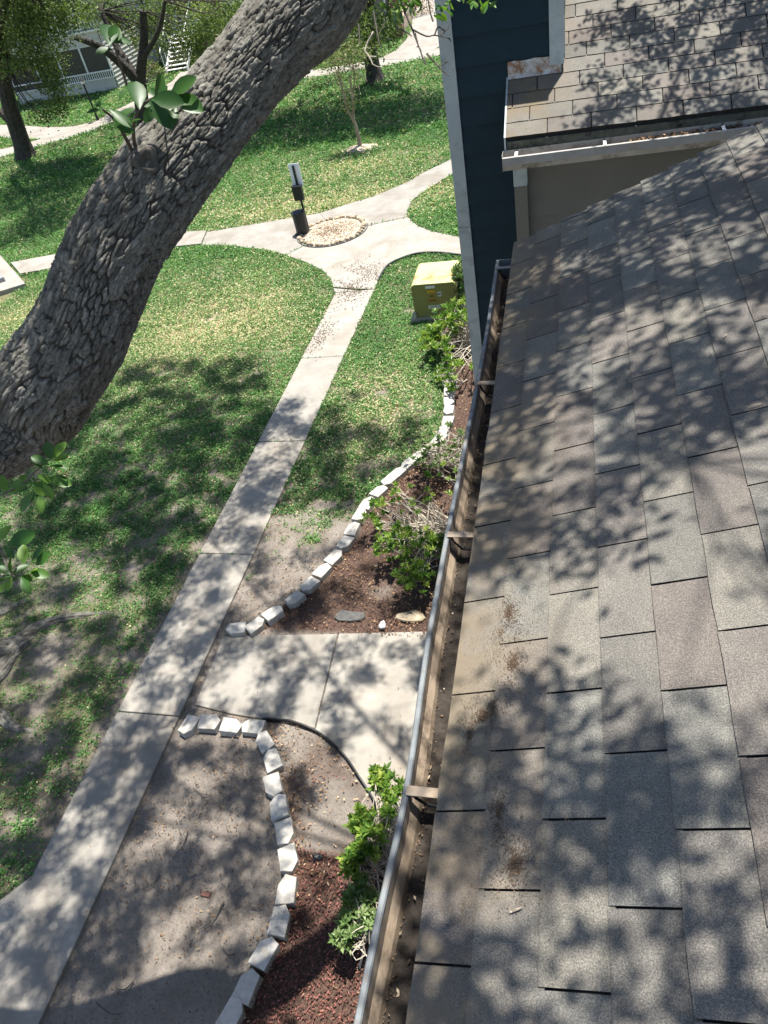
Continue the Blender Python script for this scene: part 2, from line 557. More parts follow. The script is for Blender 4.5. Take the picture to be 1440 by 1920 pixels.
# ================================================================ GROUND
STR = 'structure'
BLK1 = [(353, 1358, 20, -32), (392, 1353, 40, 2), (432, 1360, 40, 2), (473, 1360, 40, 4), (495, 1390, 20, 34), (510, 1424, 10, 36), (512, 1472, 8, 38),
        (523, 1512, 5, 40), (533, 1559, 6, 45), (539, 1609, 6, 46), (536, 1669, -6, 46), (524, 1726, -10, 46), (495, 1784, -24, 40), (462, 1848, -22, 44), (433, 1901, -28, 48), (402, 1962, -30, 50)]
BLK2 = [(442, 1177, 40, -4), (478, 1171, 26, -20), (512, 1149, 34, -22), (552, 1121, 28, -24), (579, 1094, 26, -24), (604, 1068, 25, -24), (627, 1043, 23, -24), (647, 1017, 20, -26),
        (661, 991, 17, -26), (675, 964, 16, -25), (689, 942, 17, -21), (710, 920, 21, -18), (729, 900, 20, -17), (746, 884, 18, -15), (765, 869, 18, -15), (785, 853, 18, -15), (806, 838, 16, -14)]
BLK3 = [(823, 823, 10, -13), (831, 807, 10, -16), (839, 788, 6, -19), (841, 769, 3, -17), (842, 752, 2, -17), (842, 735, 2, -16), (841, 719, 1, -16), (841, 704, 0, -15)]
b1 = [G(a, b_, 0) for a, b_, _, _ in BLK1]
b2 = [G(a, b_, 0) for a, b_, _, _ in BLK2]
b3 = [G(a, b_, 0) for a, b_, _, _ in BLK3]
BEDA = [(-.6, 4.0)] + [(q[0], q[1]) for q in (G(690, 1488), G(640, 1412), G(590, 1372), G(500, 1352), G(473, 1362))] + [(q[0], q[1]) for q in b1[4:]] + [(-2.9, -2), (-.6, -2)]
BEDB = [(q[0], q[1]) for q in b2 + b3] + [(-2.75, 13.5), (-3.0, 16.5), (-.6, 16.5), (-.6, 5.5)]


def PL(Y): return -5.735 + .0195 * Y
def PR(Y): return -4.875 + .0245 * Y


def cover(x, y):
    """how much of the ground is green at a place, 0..1"""
    n = fbm(x * .9, y * .9, 3, 5); n2 = fbm(x * 2.6 + 40, y * 2.6, 11, 3)
    thr = np.full(np.shape(x), .40)
    thr = np.where((x < -5.4) & (y < 13), .33 + .10 * sstep(5.6, 3.0, y), thr)
    thr = np.where((x < -5.4) & (y >= 13), .28, thr)
    thr = np.where((x > -4.9) & (y < 18), .60 - .22 * sstep(6.4, 8.2, y) - .08 * sstep(8.0, 9.2, y) + .04 * sstep(10, 11, y), thr)
    thr = np.where(y > 17, .24, thr)
    n3 = fbm(x * 7.0 + 11, y * 7.0, 19, 2)
    c = sstep(thr - .08, thr + .09, .50 * n + .30 * n2 + .20 * n3)
    c = c * (1 - (  .55 * sstep(.56, .40, fbm(x * 5.2 + 3, y * 5.2, 29, 3))) * sstep(14, 9, y))
    c = c * (1 - ((x > PR(y)) & (y < 5.45)))
    # worn soil along the near walk and under the oak
    c = c * (1 - .75 * np.exp(-((x - PL(y)) / .16) ** 2) * (y < 7.5) * (x < PL(y)))
    c = c * (1 - .9 * np.exp(-(((x + 7.1) / .55) ** 2 + ((y - 4.9) / .45) ** 2)))
    return np.clip(c, 0, 1)


def dryness(x, y):
    d = np.exp(-(((x + 8.3) / 2.2) ** 2 + ((y - 14.2) / 2.3) ** 2)) * .95
    d = np.maximum(d, np.exp(-(((x + 6.8) / 3.8) ** 2 + ((y - 21.3) / 1.5) ** 2)) * .9)
    d = np.maximum(d, np.exp(-(((x + 7.0) / 2.5) ** 2 + ((y - 24.2) / 1.2) ** 2)) * .55)
    d = np.maximum(d, np.exp(-(((x + 3.6) / .9) ** 2 + ((y - 10.6) / 1.6) ** 2)) * .7)
    d = np.maximum(d, np.exp(-(((x + 14.0) / 2.5) ** 2 + ((y - 15.6) / 1.2) ** 2)) * .7)
    d = d * (.55 + .9 * fbm(x * 1.3, y * 1.3, 51, 3))
    return np.clip(d + .20 * fbm(x * .8, y * .8, 77, 3), 0, 1)


def mulchness(x, y):
    mA = inpoly(x, y, BEDA); mB = inpoly(x, y, BEDB)
    n = fbm(x * 1.6, y * 1.6, 23, 4)
    a = mA * np.where(y < 2.75, 1.0, sstep(.42, .58, n) * .55)
    b_ = mB * sstep(.08, .26, n) * .95
    return np.maximum(a, b_)


ACC = [np.array(a) for a in ((-460, -300, -180, -110, -75), (-55, -45))]
xs = np.unique(np.round(np.concatenate([[-600, -380, -240, -150, -100, -70, -55], np.arange(-46, -14, .8), np.arange(-14, -9, .3), np.arange(-9, 0.01, .1), np.arange(.5, 6, 1.0), [10, 20, 45, 100, 200, 400, 600]]), 3))
ys = np.unique(np.round(np.concatenate([[-600, -300, -120, -50, -20, -8, -3], np.arange(-1, 15, .1), np.arange(15, 27, .25), np.arange(27, 60, .8), [65, 75, 90, 120, 180, 300, 500, 800]]), 3))
gx, gy = np.meshgrid(xs, ys)
gz = -.012 + .03 * (fbm(gx * .7, gy * .7, 5, 3) - .5)
nearm = np.exp(-((np.hypot((gx + 8.3) / 2.2, (gy - 4.5) / 2.0)) ** 2))
gz = gz + .10 * nearm * (gx < -5.8)
gz = np.where((np.abs(gx) > 60) | (gy > 70), -.01, gz)
gz = np.minimum(gz, .03)
gz = np.where((gx > PL(gy) - .1) & (gx < PR(gy) + .1), np.minimum(gz, -.01), gz)
nx, ny = len(xs), len(ys)
ii = np.arange(nx * ny).reshape(ny, nx)
fq = np.stack([ii[:-1, :-1], ii[:-1, 1:], ii[1:, 1:], ii[1:, :-1]], -1).reshape(-1, 4)
put('ground', np.stack([gx, gy, gz], -1).reshape(-1, 3), fq, M['ground'], smooth=True, origin=(0, 0, 0),
    attrs={'cover': (cover(gx, gy) * .92).reshape(-1), 'dry': dryness(gx, gy).reshape(-1), 'mulch': mulchness(gx, gy).reshape(-1)}, kind=STR,
    label='lawn, bare soil and planting beds around the walks')

# ---- concrete walks, slab by slab
WALKPOLYS = []
walk = empty('path', (-5, 6, 0), kind=STR, label='concrete walk along the building with its junction and branches')


def slab(poly, z=.028, par=None, name='slab'):
    poly = [(float(q[0]), float(q[1])) for q in poly]
    WALKPOLYS.append(poly)
    # shrink a little for the joint
    P = np.array(poly); c = P.mean(0)
    return MB().prism(poly, -.12, z, .006).put(name, M['concrete'], par or walk)


JY = [-6.0, -2.2, 4.14, 6.92, 9.7, 12.5, 15.35]
for a, b_ in zip(JY[:-1], JY[1:]):
    g_ = .007
    slab([(PL(a), a + g_), (PR(a), a + g_), (PR(b_), b_ - g_), (PL(b_), b_ - g_)], .028 + random.uniform(-.003, .003))
slab([G(66, 1640), G(-170, 1822), G(-170, 2110), G(-8, 1790)], .024)
# walk to the building
E1 = [(545, 1356), (590, 1372), (622, 1394), (645, 1416), (665, 1444), (692, 1488), (722, 1540)]
slab([G(419, 1194), G(633, 1189), G(590, 1366), G(545, 1356), G(500, 1350), G(430, 1338), G(366, 1322)], .012)
slab([G(636, 1189), G(796, 1185), (-.8, G(796, 1185)[1] + .05), (-.8, 2.9)] + [G(*e) for e in E1[::-1][:-2]] + [G(592, 1370)], .016)
CN = (625, 437)
slab([G(*q) for q in [(388.4, 436.6), (470, 423), (560, 408), (600.4, 401), (624.8, 437.2), (576.8, 458.4), (536.6, 479.6), (500, 470), (430, 462), (378.6, 461)]])
slab([G(*q) for q in [(600.8, 401), (640, 388), (700, 370), (760, 345), (800, 322), (848, 299), (905, 270), (905, 300), (850, 327), (800, 357), (773, 377), (764, 397), (763, 408), (688, 424.7), (625.2, 436.8)]])
slab([G(*q) for q in [(625.3, 437.6), (688, 425.2), (763, 408.5), (768, 411), (783, 425), (810, 435), (858, 445), (960, 470), (960, 500), (864, 480), (819, 476), (781, 478), (749, 488), (727, 499), (716, 512), (709, 528), (701, 546), (625, 539),
                              (621, 525), (605, 508), (575, 493), (537, 480), (577.4, 458.8)]], .024)
slab([(PL(15.36) - .02, 15.37), (PR(15.36) + .1, 15.37)] + [G(701, 548)[:2] - [0, .02], G(626, 541)[:2] - [0, .02]], .026)
slab([G(*q) for q in [(22, 496), (120, 478), (325, 440), (388, 436.6), (378.1, 461), (320, 467), (130, 501), (40, 517)]], .075)


def ribbon(name, pts, w, z=.012, label=None):
    P = spline([G(*q) for q in pts], 50)[:, :2]
    T = np.gradient(P, axis=0); T /= np.linalg.norm(T, axis=1)[:, None]
    Nn = np.stack([-T[:, 1], T[:, 0]], 1) * w / 2
    A = P + Nn; B = P - Nn
    V = np.vstack([np.c_[A, np.full(50, z)], np.c_[B, np.full(50, z)], np.c_[A, np.full(50, -.1)], np.c_[B, np.full(50, -.1)]])
    Fq = []
    for i in range(49):
        Fq += [(i, 50 + i, 51 + i, i + 1), (100 + i, i, i + 1, 101 + i), (50 + i, 150 + i, 151 + i, 51 + i)]
    WALKPOLYS.append([tuple(q) for q in A] + [tuple(q) for q in B[::-1]])
    return put(name, V, Fq, M['concrete'], kind=STR, label=label)


ribbon('path', [(-60, 300), (20, 283), (95, 262), (150, 246), (210, 222), (290, 188), (370, 168), (460, 156), (560, 142), (640, 130), (720, 118), (790, 104), (870, 88)], 1.55, .014, 'far concrete walk crossing behind the lawn')
ribbon('path', [(-60, 243), (20, 247), (70, 250), (120, 248), (160, 240)], 1.7, .018, 'short far walk joining from beside the trees')
ribbon('path', [(742, 112), (775, 96), (800, 74), (812, 50), (812, 22), (806, 0), (800, -12)], 2.4, .022, 'pale walk climbing away past the brick planter')
ribbon('path', [(215, 218), (270, 190), (318, 165), (345, 150), (360, 132)], 1.5, .026, 'short walk to the foot of the far steps')


def offwalk(x, y):
    m_ = np.ones(np.shape(x), bool)
    for poly in WALKPOLYS:
        m_ &= ~inpoly(x, y, poly)
    return m_


# ---- concrete pad with grey cabinet at the left
pd = empty('equipment_pad', G(10, 500), label='concrete pad carrying a grey cabinet beside the left lawn', cat='equipment pad')
MB().prism([G(-3, 474, .12), G(47, 531, .12), G(-50, 561, .12), G(-190, 500, .12), G(-120, 430, .12)], -.05, .12, .01).put('pad', M['concrete'], pd)
MB().prism([G(-40, 470, .12), G(11, 527, .12), G(-40, 545, .12), G(-120, 505, .12)], .12, .26, .02).put('cabinet', M['cabinet'], pd)


# ================================================================ LAWN LEAVES (stuff)
def scatter(n, x0, x1, y0, y1, rg=rng):
    return rg.uniform(x0, x1, n), rg.uniform(y0, y1, n)


def inframe(x, y, z=0, pad=90):
    px, py = PROJ(np.stack([x, y, np.full_like(x, z)], 1))
    return (px > -pad) & (px < 1440 + pad) & (py > -pad) & (py < 1920 + pad)


def lawn(n, x0, x1, y0, y1, L, Wd, hz, soft=1.0):
    per = 10
    x, y = scatter(n // per, x0, x1, y0, y1)
    k = inframe(x, y); x, y = x[k], y[k]
    kc = rng.random(len(x)); rs = L * rng.uniform(.9, 2.6, len(x))
    x = np.repeat(x, per) + np.repeat(rs, per) * rng.normal(0, .8, len(x) * per)
    y = np.repeat(y, per) + np.repeat(rs, per) * rng.normal(0, .8, len(kc) * per)
    kc = np.repeat(kc, per)
    c = cover(x, y)
    k = (kc < c ** 1.2) & offwalk(x, y) & ~inpoly(x, y, BEDB) & ~((x > -1.0) & (y > 5))
    k &= ~(inpoly(x, y, BEDA))
    x, y, kc = x[k], y[k], kc[k]; c = c[k]
    ct = _hash(np.floor(kc * 1e6), np.floor(kc * 999), 3)
    z = rng.random(len(x)) ** 1.3 * hz * (.4 + .6 * c)
    d = dryness(x, y)
    tone = np.clip(rng.random(len(x)) * .34 + ct * .30 + .30 * (fbm(x * 1.6, y * 1.6, 91, 3) - .5) + np.where(rng.random(len(x)) < d * .62, .42 + .3 * rng.random(len(x)), 0), 0, 1)
    l_ = L * rng.uniform(.6, 1.25, len(x)); w_ = Wd * rng.uniform(.6, 1.25, len(x))
    return leaves(np.stack([x, y, z], 1), l_, w_, .55, .35, tone)


def join(parts):
    V = np.vstack([q[0] for q in parts]); off = 0; Fs = []; tn = []
    for v, f_, a in parts:
        Fs.append(f_ + off); off += len(v); tn.append(a['tone'])
    return V, np.vstack(Fs), {'tone': np.concatenate(tn)}


parts = [lawn(200000, -10.2, -2.4, .5, 8.2, .037, .024, .06), lawn(170000, -12, -2.2, 8.2, 13.5, .043, .026, .05), lawn(150000, -15.5, -2.2, 13.5, 20, .056, .028, .05),
         lawn(170000, -24, -1.5, 18, 28, .085, .036, .06), lawn(150000, -34, -1.5, 27, 48, .14, .058, .08)]
V, Fq, at = join(parts)
put('grass', V, Fq, M['grass'], attrs=at, origin=(0, 0, 0), kind='stuff', label='low green clover and grass growing over the lawns')


# ---- leaf litter, mulch chips (stuff)
def litter(n, x0, x1, y0, y1, keep, L, zmax=.035, tb=.35, ts=.5):
    x, y = scatter(n, x0, x1, y0, y1)
    k = rng.random(n) < keep(x, y)
    x, y = x[k], y[k]
    z = .004 + rng.random(len(x)) * zmax
    tone = np.clip(tb + ts * rng.random(len(x)) ** 1.3, 0, 1)
    return leaves(np.stack([x, y, z], 1), L * rng.uniform(.5, 1.2, len(x)), L * .42 * rng.uniform(.6, 1.2, len(x)), .78, .1, tone)


def distline(x, y, pts):
    d = np.full(np.shape(x), 1e9)
    for q in pts:
        d = np.minimum(d, np.hypot(x - q[0], y - q[1]))
    return d


bA = lambda x, y: inpoly(x, y, BEDA) * np.where(y < 2.4, .10, .30 + .55 * sstep(.45, .6, fbm(x * 2, y * 2, 8, 3))) + .9 * np.exp(-(distline(x, y, b1[4:13]) / .16) ** 2) * offwalk(x, y)
bB = lambda x, y: inpoly(x, y, BEDB) * (.18 + .5 * sstep(.42, .62, fbm(x * 1.7, y * 1.7, 9, 3))) + .5 * np.exp(-(distline(x, y, b2[:6]) / .16) ** 2) * (y > 5.5)
bC = lambda x, y: offwalk(x, y) * ~inpoly(x, y, BEDA) * ~inpoly(x, y, BEDB) * (.13 + .6 * sstep(.48, .66, fbm(x * 1.3, y * 1.3, 31, 4)))
bJ = lambda x, y: np.exp(-(((x - PR(y) - .05) / .07) ** 2)) * (y < 5.8) * (y > 4.2) * .9 + .25 * np.exp(-((x - PR(y)) / .06) ** 2) + .25 * np.exp(-((x - PL(y)) / .06) ** 2)
parts = [litter(5200, -4.6, -1.2, 1.0, 4.4, bA, .042, .03, .25, .7), litter(9500, -4.6, -1.2, 5.4, 9.5, bB, .044, .035, .15, .7), litter(2600, -4.4, -1.2, 9.5, 14, bB, .05, .03, .3, .7),
         litter(22000, -9.5, -2.5, .6, 9, bC, .036, .035, .08, .75), litter(6000, -10.5, -2.5, 9, 14, bC, .04, .02, .3, .7), litter(1500, -6, -4.4, .5, 8, bJ, .03, .03, .05, .5)]
onw = lambda x, y: (~offwalk(x, y)) * (.25 + .9 * sstep(.52, .66, fbm(x * 1.5, y * 1.5, 71, 3)))
cr = lambda x, y: offwalk(x, y) * ~inpoly(x, y, BEDB) * (.25 + .75 * sstep(.45, .62, fbm(x * 2.1, y * 2.1, 37, 4)))
for pz in (litter(420, -6.2, -1.4, .5, 12, onw, .028, .002, .05, .6), litter(1500, -6.2, -1.4, .5, 9, onw, .011, .001, 0, .4)):
    pz[0][:, 2] += .034
    parts.append(pz)
parts += [litter(26000, -9.5, -2.8, .4, 6.5, cr, .017, .012, 0, .55), litter(9000, -9.5, -2.8, 6.5, 10, cr, .018, .012, 0, .6)]
V, Fq, at = join(parts)
put('leaf_litter', V, Fq, M['litter'], attrs=at, origin=(0, 0, 0), kind='stuff', label='dry brown leaves scattered over beds and soil')
ch = lambda x, y: inpoly(x, y, BEDA) * np.where(y < 2.75, 1.0, .25 * sstep(.45, .6, fbm(x * 1.6, y * 1.6, 23, 4))) * (y < 3.6)
ch2 = lambda x, y: inpoly(x, y, BEDB) * .55 * sstep(.4, .55, fbm(x * 1.4, y * 1.4, 61, 3))
ch3 = lambda x, y: np.exp(-(((x + 2.9) / .6) ** 2 + ((y - 13.0) / .7) ** 2)) * .8
parts = [litter(17000, -4, -1.0, .2, 3.6, ch, .036, .03, .1, .75), litter(22000, -4.6, -1.0, 5.4, 12, ch2, .034, .03, 0, .45), litter(2500, -4.2, -1.5, 11.5, 14.5, ch3, .05, .03, .3, .7)]
V, Fq, at = join(parts)
put('mulch_chips', V, Fq, M['chips'], attrs=at, origin=(0, 0, 0), kind='stuff', label='reddish bark chips covering the beds by the building')
# mud and dry crumbs washed over the walk by the junction
mud = lambda x, y: np.exp(-(((x + 5.0) / .35) ** 2 + ((y - 15.3) / .55) ** 2)) * fbm(x * 4, y * 4, 5, 3) * 1.6 + np.exp(-(((x - PL(y) - .22) / .16) ** 2 + ((y - 13.4) / .5) ** 2)) + .75 * np.exp(-(((x + 5.05) / .5) ** 2 + ((y - 16.2) / .6) ** 2)) * sstep(.45, .6, fbm(x * 3, y * 3, 6, 3))
x, y = scatter(9000, -6.2, -4.0, 12.3, 17.5)
k = rng.random(len(x)) < mud(x, y); x, y = x[k], y[k]
V, Fq, at = leaves(np.stack([x, y, np.full(len(x), .034)], 1), .035 * rng.uniform(.5, 1.4, len(x)), .025, .96, 0, .1 + .5 * rng.random(len(x)))
put('dried_mud', V, Fq, M['silt_bits'], attrs=at, origin=(0, 0, 0), kind='stuff', label='flakes of dried mud on the walk near the junction')


# ================================================================ EDGING BLOCKS
def blockmesh(seed):
    r = random.Random(seed)
    h = .105
    P = [(-.14, .09), (.055, .095), (.145, .02), (.115, -.09), (-.125, -.095)]
    P = [(x + r.uniform(-.007, .007), y + r.uniform(-.007, .007)) for x, y in P]
    if r.random() < .5: P = [(x, -y) for x, y in P]
    b_ = MB().prism(P, -.03, h, .005)
    me = mesh_np('edging_block', np.array(b_.v), b_.f)
    me.materials.append(M['block'])
    return me


BM = [blockmesh(s) for s in range(8)]


def place_blocks(L, label, group, first, sc=1.0):
    for i, (px, py, dx, dy) in enumerate(L):
        c = G(px, py, .09)
        q = G(px + dx, py + dy, .09)
        a = math.atan2(q[1] - c[1], q[0] - c[0])
        o = bpy.data.objects.new('edging_block', BM[(i * 5 + len(L)) % 8])
        COL.objects.link(o)
        o.location = (c[0], c[1], -.01 + random.uniform(-.008, .012))
        o.rotation_euler = (random.uniform(-.05, .05), random.uniform(-.05, .05), a + random.uniform(-.05, .05) + (math.pi if random.random() < .5 else 0))
        s = sc * random.uniform(.95, 1.04)
        o.scale = (s, s, 1)
        if i == 0:
            tag(o, first, 'edging block', group)
        else:
            tag(o, label, 'edging block', group)


place_blocks(BLK1, 'pale concrete edging block in the winding row between bare soil and red mulch', 'edging blocks winding past the bare soil', 'tilted pale edging block at the crossing of the two walks, ending the winding row')
place_blocks(BLK2, 'pale concrete edging block in the straight slanting row before the twiggy shrub', 'edging blocks slanting in front of the twiggy shrub', 'pale edging block touching the long walk where the slanting row ends')
place_blocks(BLK3, 'pale concrete edging block in the short row near the olive cabinet', 'edging blocks leading to the olive cabinet', 'pale edging block half under the sparse shrub, starting the short row')

# black plastic edging strip along the walk
P = spline([G(*q) for q in [(494, 1351), (520, 1352), (545, 1355), (592, 1372), (624, 1396), (648, 1420), (670, 1452), (696, 1492), (725, 1548)]], 40)
V = []
for p_ in P:
    V.append(p_)
T = np.gradient(P, axis=0); T /= np.linalg.norm(T, axis=1)[:, None]
Nn = np.stack([-T[:, 1], T[:, 0], np.zeros(40)], 1) * .009
zz = .055 + .008 * np.sin(np.arange(40) * .7)
V = np.vstack([P + Nn + [0, 0, -.06], P - Nn + [0, 0, -.06], P - Nn + np.c_[np.zeros((40, 2)), zz], P + Nn + np.c_[np.zeros((40, 2)), zz]])
Fq = []
for i in range(39):
    for a in range(4):
        b_ = (a + 1) % 4
        Fq.append((a * 40 + i, a * 40 + i + 1, b_ * 40 + i + 1, b_ * 40 + i))
put('lawn_edging', V, Fq, M['blackplastic'], label='black plastic edging strip curving round the mulch bed by the walk', cat='edging')
# black edging at the transformer lawn
P = spline([G(*q) for q in [(709, 530), (718, 513), (729, 500), (750, 489), (782, 479), (819, 477), (866, 482)]], 30)
T = np.gradient(P, axis=0); T /= np.linalg.norm(T, axis=1)[:, None]
Nn = np.stack([-T[:, 1], T[:, 0], np.zeros(30)], 1) * .016
V = np.vstack([P + Nn + [0, 0, -.06], P - Nn + [0, 0, -.06], P - Nn + [0, 0, .075], P + Nn + [0, 0, .075]])
Fq = []
for i in range(29):
    for a in range(4):
        b_ = (a + 1) % 4
        Fq.append((a * 30 + i, a * 30 + i + 1, b_ * 30 + i + 1, b_ * 30 + i))
put('lawn_edging', V, Fq, M['slate'], label='dark edging strip round the lawn corner behind the olive cabinet', cat='edging')


def pebble(name, c, r, flat, mat, seed, n=9, **k):
    r_ = np.random.default_rng(seed)
    V = []; Fc = []
    rings = [(-.9, .55), (-.3, 1.0), (.35, .92), (.85, .5)]
    jit = r_.uniform(.75, 1.2, n)
    for zr, rr in rings:
        for j in range(n):
            a = 2 * math.pi * j / n
            V.append((c[0] + r[0] * rr * jit[j] * math.cos(a), c[1] + r[1] * rr * jit[j] * math.sin(a), c[2] + flat * zr + flat * .15 * r_.normal()))
    for i in range(3):
        for j in range(n):
            q = (j + 1) % n
            Fc.append((i * n + j, i * n + q, (i + 1) * n + q, (i + 1) * n + j))
    Fc.append(tuple(range(n - 1, -1, -1))); Fc.append(tuple(3 * n + j for j in range(n)))
    return put(name, np.array(V), Fc, mat, **k)


q = G(655, 1157); pebble('flat_stone', (q[0], q[1], .02), (.23, .10), .025, M['slate'], 1, label='dark flat slate lying in the mulch beside the front walk', cat='stone')
q = G(772, 1159); pebble('flat_stone', (q[0], q[1], .03), (.22, .11), .025, M['stone'], 2, label='grey flat stone leaning by the gutter side of the mulch', cat='stone')
q = G(718, 1176); pebble('white_rock', (q[0], q[1], .04), (.055, .065), .045, M['white'], 3, label='small white rock at the edge of the front walk', cat='rock')
q = G(596, 1609); pebble('black_rock', (q[0], q[1], .03), (.055, .04), .03, M['black'], 4, label='small black round rock on the red mulch', cat='rock')
q = G(386, 1677); MB().prism([(q[0] - .055, q[1] - .02), (q[0] + .05, q[1] - .028), (q[0] + .055, q[1] + .02), (q[0] - .045, q[1] + .026)], -.02, .018, .005).put('brick_piece', M['brickred'], label='broken red brick half buried in bare soil', cat='brick')
for i, (a, b_) in enumerate([((440, 1788), (415, 1775)), ((420, 1690), (372, 1745)), ((250, 1840), (215, 1852)), ((515, 1400), (540, 1395)), ((300, 1640), (262, 1668)), ((352, 1560), (330, 1600)), ((468, 1700), (500, 1688)), ((180, 1880), (232, 1900)), ((395, 1490), (362, 1478)), ((110, 1220), (150, 1205)), ((140, 1300), (90, 1330)), ((500, 1820), (450, 1800))]):
    A = G(*a, .02); B = G(*b_, .025); mid = (A + B) / 2 + np.array([.03, -.04, .01])
    MB().tube(spline([A, mid, B], 9), np.linspace(.011 - .0006 * i, .003, 9), 6).put('twig', M['twig'], label='thin dark fallen twig lying on the bare soil', cat='twig', group='fallen twigs on the soil')

# ================================================================ PET STATION, STONE RING
ps = empty('pet_waste_station', (-7.16, 19.2, 0), label='black pet waste station with post, dispenser and bin on the walk', cat='pet station')
lean = np.array([.02, .0])
MB().box(-7.185, -7.135, 19.19, 19.24, 0, 1.78).put('post', M['black'], ps)
MB().box(-7.30, -7.00, 19.245, 19.257, 1.24, 1.82).put('sign', M['sign'], ps)
d_ = MB().box(-7.29, -7.03, 19.06, 19.19, .93, 1.28).put('dispenser', M['black'], ps)
MB().box(-7.30, -7.02, 19.05, 19.19, 1.283, 1.30).put('lid', M['black'], d_)
th = np.arange(20) * 2 * math.pi / 20
cc = np.array([-7.30, 19.10])
prof = [(.165, .02), (.17, .05), (.172, .3), (.178, .58), (.172, .60)]
V = [(cc[0] + r * math.cos(a), cc[1] + r * math.sin(a), z) for r, z in prof for a in th]
Fc = [(i * 20 + j, i * 20 + (j + 1) % 20, (i + 1) * 20 + (j + 1) % 20, (i + 1) * 20 + j) for i in range(len(prof) - 1) for j in range(20)] + [tuple(range(19, -1, -1)), tuple(80 + j for j in range(20))]
cn = put('bin', np.array(V), Fc, M['black'], ps, smooth=False)
prof = [(.20, .603), (.20, .625), (.10, .66), (.02, .668)]
V = [(cc[0] + r * math.cos(a), cc[1] + r * math.sin(a), z) for r, z in prof for a in th]
Fc = [(i * 20 + j, i * 20 + (j + 1) % 20, (i + 1) * 20 + (j + 1) % 20, (i + 1) * 20 + j) for i in range(3) for j in range(20)] + [tuple(range(19, -1, -1)), tuple(60 + j for j in range(20))]
put('lid', np.array(V), Fc, M['black'], cn)
MB().prism([(-7.52, 19.0), (-7.08, 18.98), (-7.06, 19.3), (-7.5, 19.32)], .029, .048).put('base_plate', M['black'], ps)

RC = np.array([-6.42, 19.02]); RR = .90
ring = empty('stone_ring', (RC[0], RC[1], 0), label='ring of small tan stones filled with pale gravel at the junction', cat='stone ring')
V = [(RC[0], RC[1], .075)]
for j, r in enumerate((.45, .86)):
    for a in range(32):
        an = 2 * math.pi * a / 32
        V.append((RC[0] + r * math.cos(an), RC[1] + r * math.sin(an), (.07, .035)[j]))
Fc = [(0, 1 + a, 1 + (a + 1) % 32) for a in range(32)] + [(1 + a, 33 + a, 33 + (a + 1) % 32, 1 + (a + 1) % 32) for a in range(32)]
put('gravel_bed', np.array(V), Fc, M['gravel'], ring, smooth=True)
ns = 38
for i in range(ns):
    an = 2 * math.pi * (i + random.uniform(-.2, .2)) / ns
    r = RR + random.uniform(-.03, .03)
    if 2.75 < an < 3.2: continue
    s = random.uniform(.055, .09)
    pebble('stone', (RC[0] + r * math.cos(an), RC[1] + r * math.sin(an), .06), (s, s * random.uniform(.7, 1.1)), .05 * random.uniform(.8, 1.25), M['stone'], 100 + i, 7, parent=ring)
P = np.array([(RC[0] + .985 * math.cos(a), RC[1] + .985 * math.sin(a), .038) for a in np.linspace(-2.9, .3, 40)])
MB().tube(P, .014, 6).put('edging_strip', M['slate'], ring)
x = RC[0] + rng.normal(0, .42, 1500); y = RC[1] + rng.normal(0, .42, 1500)
k = np.hypot(x - RC[0], y - RC[1]) < .85; x, y = x[k], y[k]
V, Fq, at = leaves(np.stack([x, y, .085 - .04 * np.hypot(x - RC[0], y - RC[1]) + .01 * rng.random(len(x))], 1), .04, .03, .85, .1, .4 + .6 * rng.random(len(x)))
put('gravel', V, Fq, M['silt_bits'], ring, attrs=at, kind='stuff')

# ================================================================ TRANSFORMER CABINET
TX0, TX1, TY0, TY1, TZ0, TZ1 = -3.25, -2.30, 13.75, 14.72, .10, .83
tr = empty('transformer_cabinet', (-2.77, 14.2, 0), label='olive green transformer cabinet with rusty sunlit top and stickers', cat='transformer')


def rrect(x0, x1, z0, z1, r, n=6):
    P = [(x0, z0), (x1, z0)]
    for k in range(n + 1):
        a = k / n * math.pi / 2
        P.append((x1 - r + r * math.cos(a), z1 - r + r * math.sin(a)))
    for k in range(n + 1):
        a = math.pi / 2 + k / n * math.pi / 2
        P.append((x0 + r + r * math.cos(a), z1 - r + r * math.sin(a)))
    return P


P = rrect(TX0, TX1, TZ0, TZ1, .09)
n = len(P)
body = MB(); body.add([(x, TY0 + .02, z) for x, z in P] + [(x, TY1, z) for x, z in P], [tuple(range(n)), tuple(range(2 * n - 1, n - 1, -1))] + [(n + i, n + (i + 1) % n, (i + 1) % n, i) for i in range(n)])
bo = body.put('cabinet_body', M['olive'], tr)
P2 = rrect(TX0 - .012, TX1 + .012, TZ0 + .02, TZ1 + .012, .10)
n = len(P2)
cv = MB(); Pu = P2[2:]
kx = len(Pu)
cv.add([(x, TY0 - .0, z) for x, z in Pu] + [(x, TY1 + .02, z) for x, z in Pu] + [(x + (.02 if x < -2.77 else -.02), TY0, z - .02) for x, z in Pu] + [(x + (.02 if x < -2.77 else -.02), TY1 + .02, z - .02) for x, z in Pu],
       [(i, i + 1, kx + i + 1, kx + i) for i in range(kx - 1)] + [(2 * kx + i, 2 * kx + i + 1, i + 1, i) for i in range(kx - 1)] + [(3 * kx + i + 1, 3 * kx + i, kx + i, kx + i + 1) for i in range(kx - 1)])
cv.put('hood', M['olive_top'], tr)
MB().prism([(TX0 - .05, TY0 - .04), (TX1 + .06, TY0 - .04), (TX1 + .1, TY1 + .1), (TX0 - .08, TY1 + .1)], -.05, .10, .012).put('pad', M['concrete'], tr)


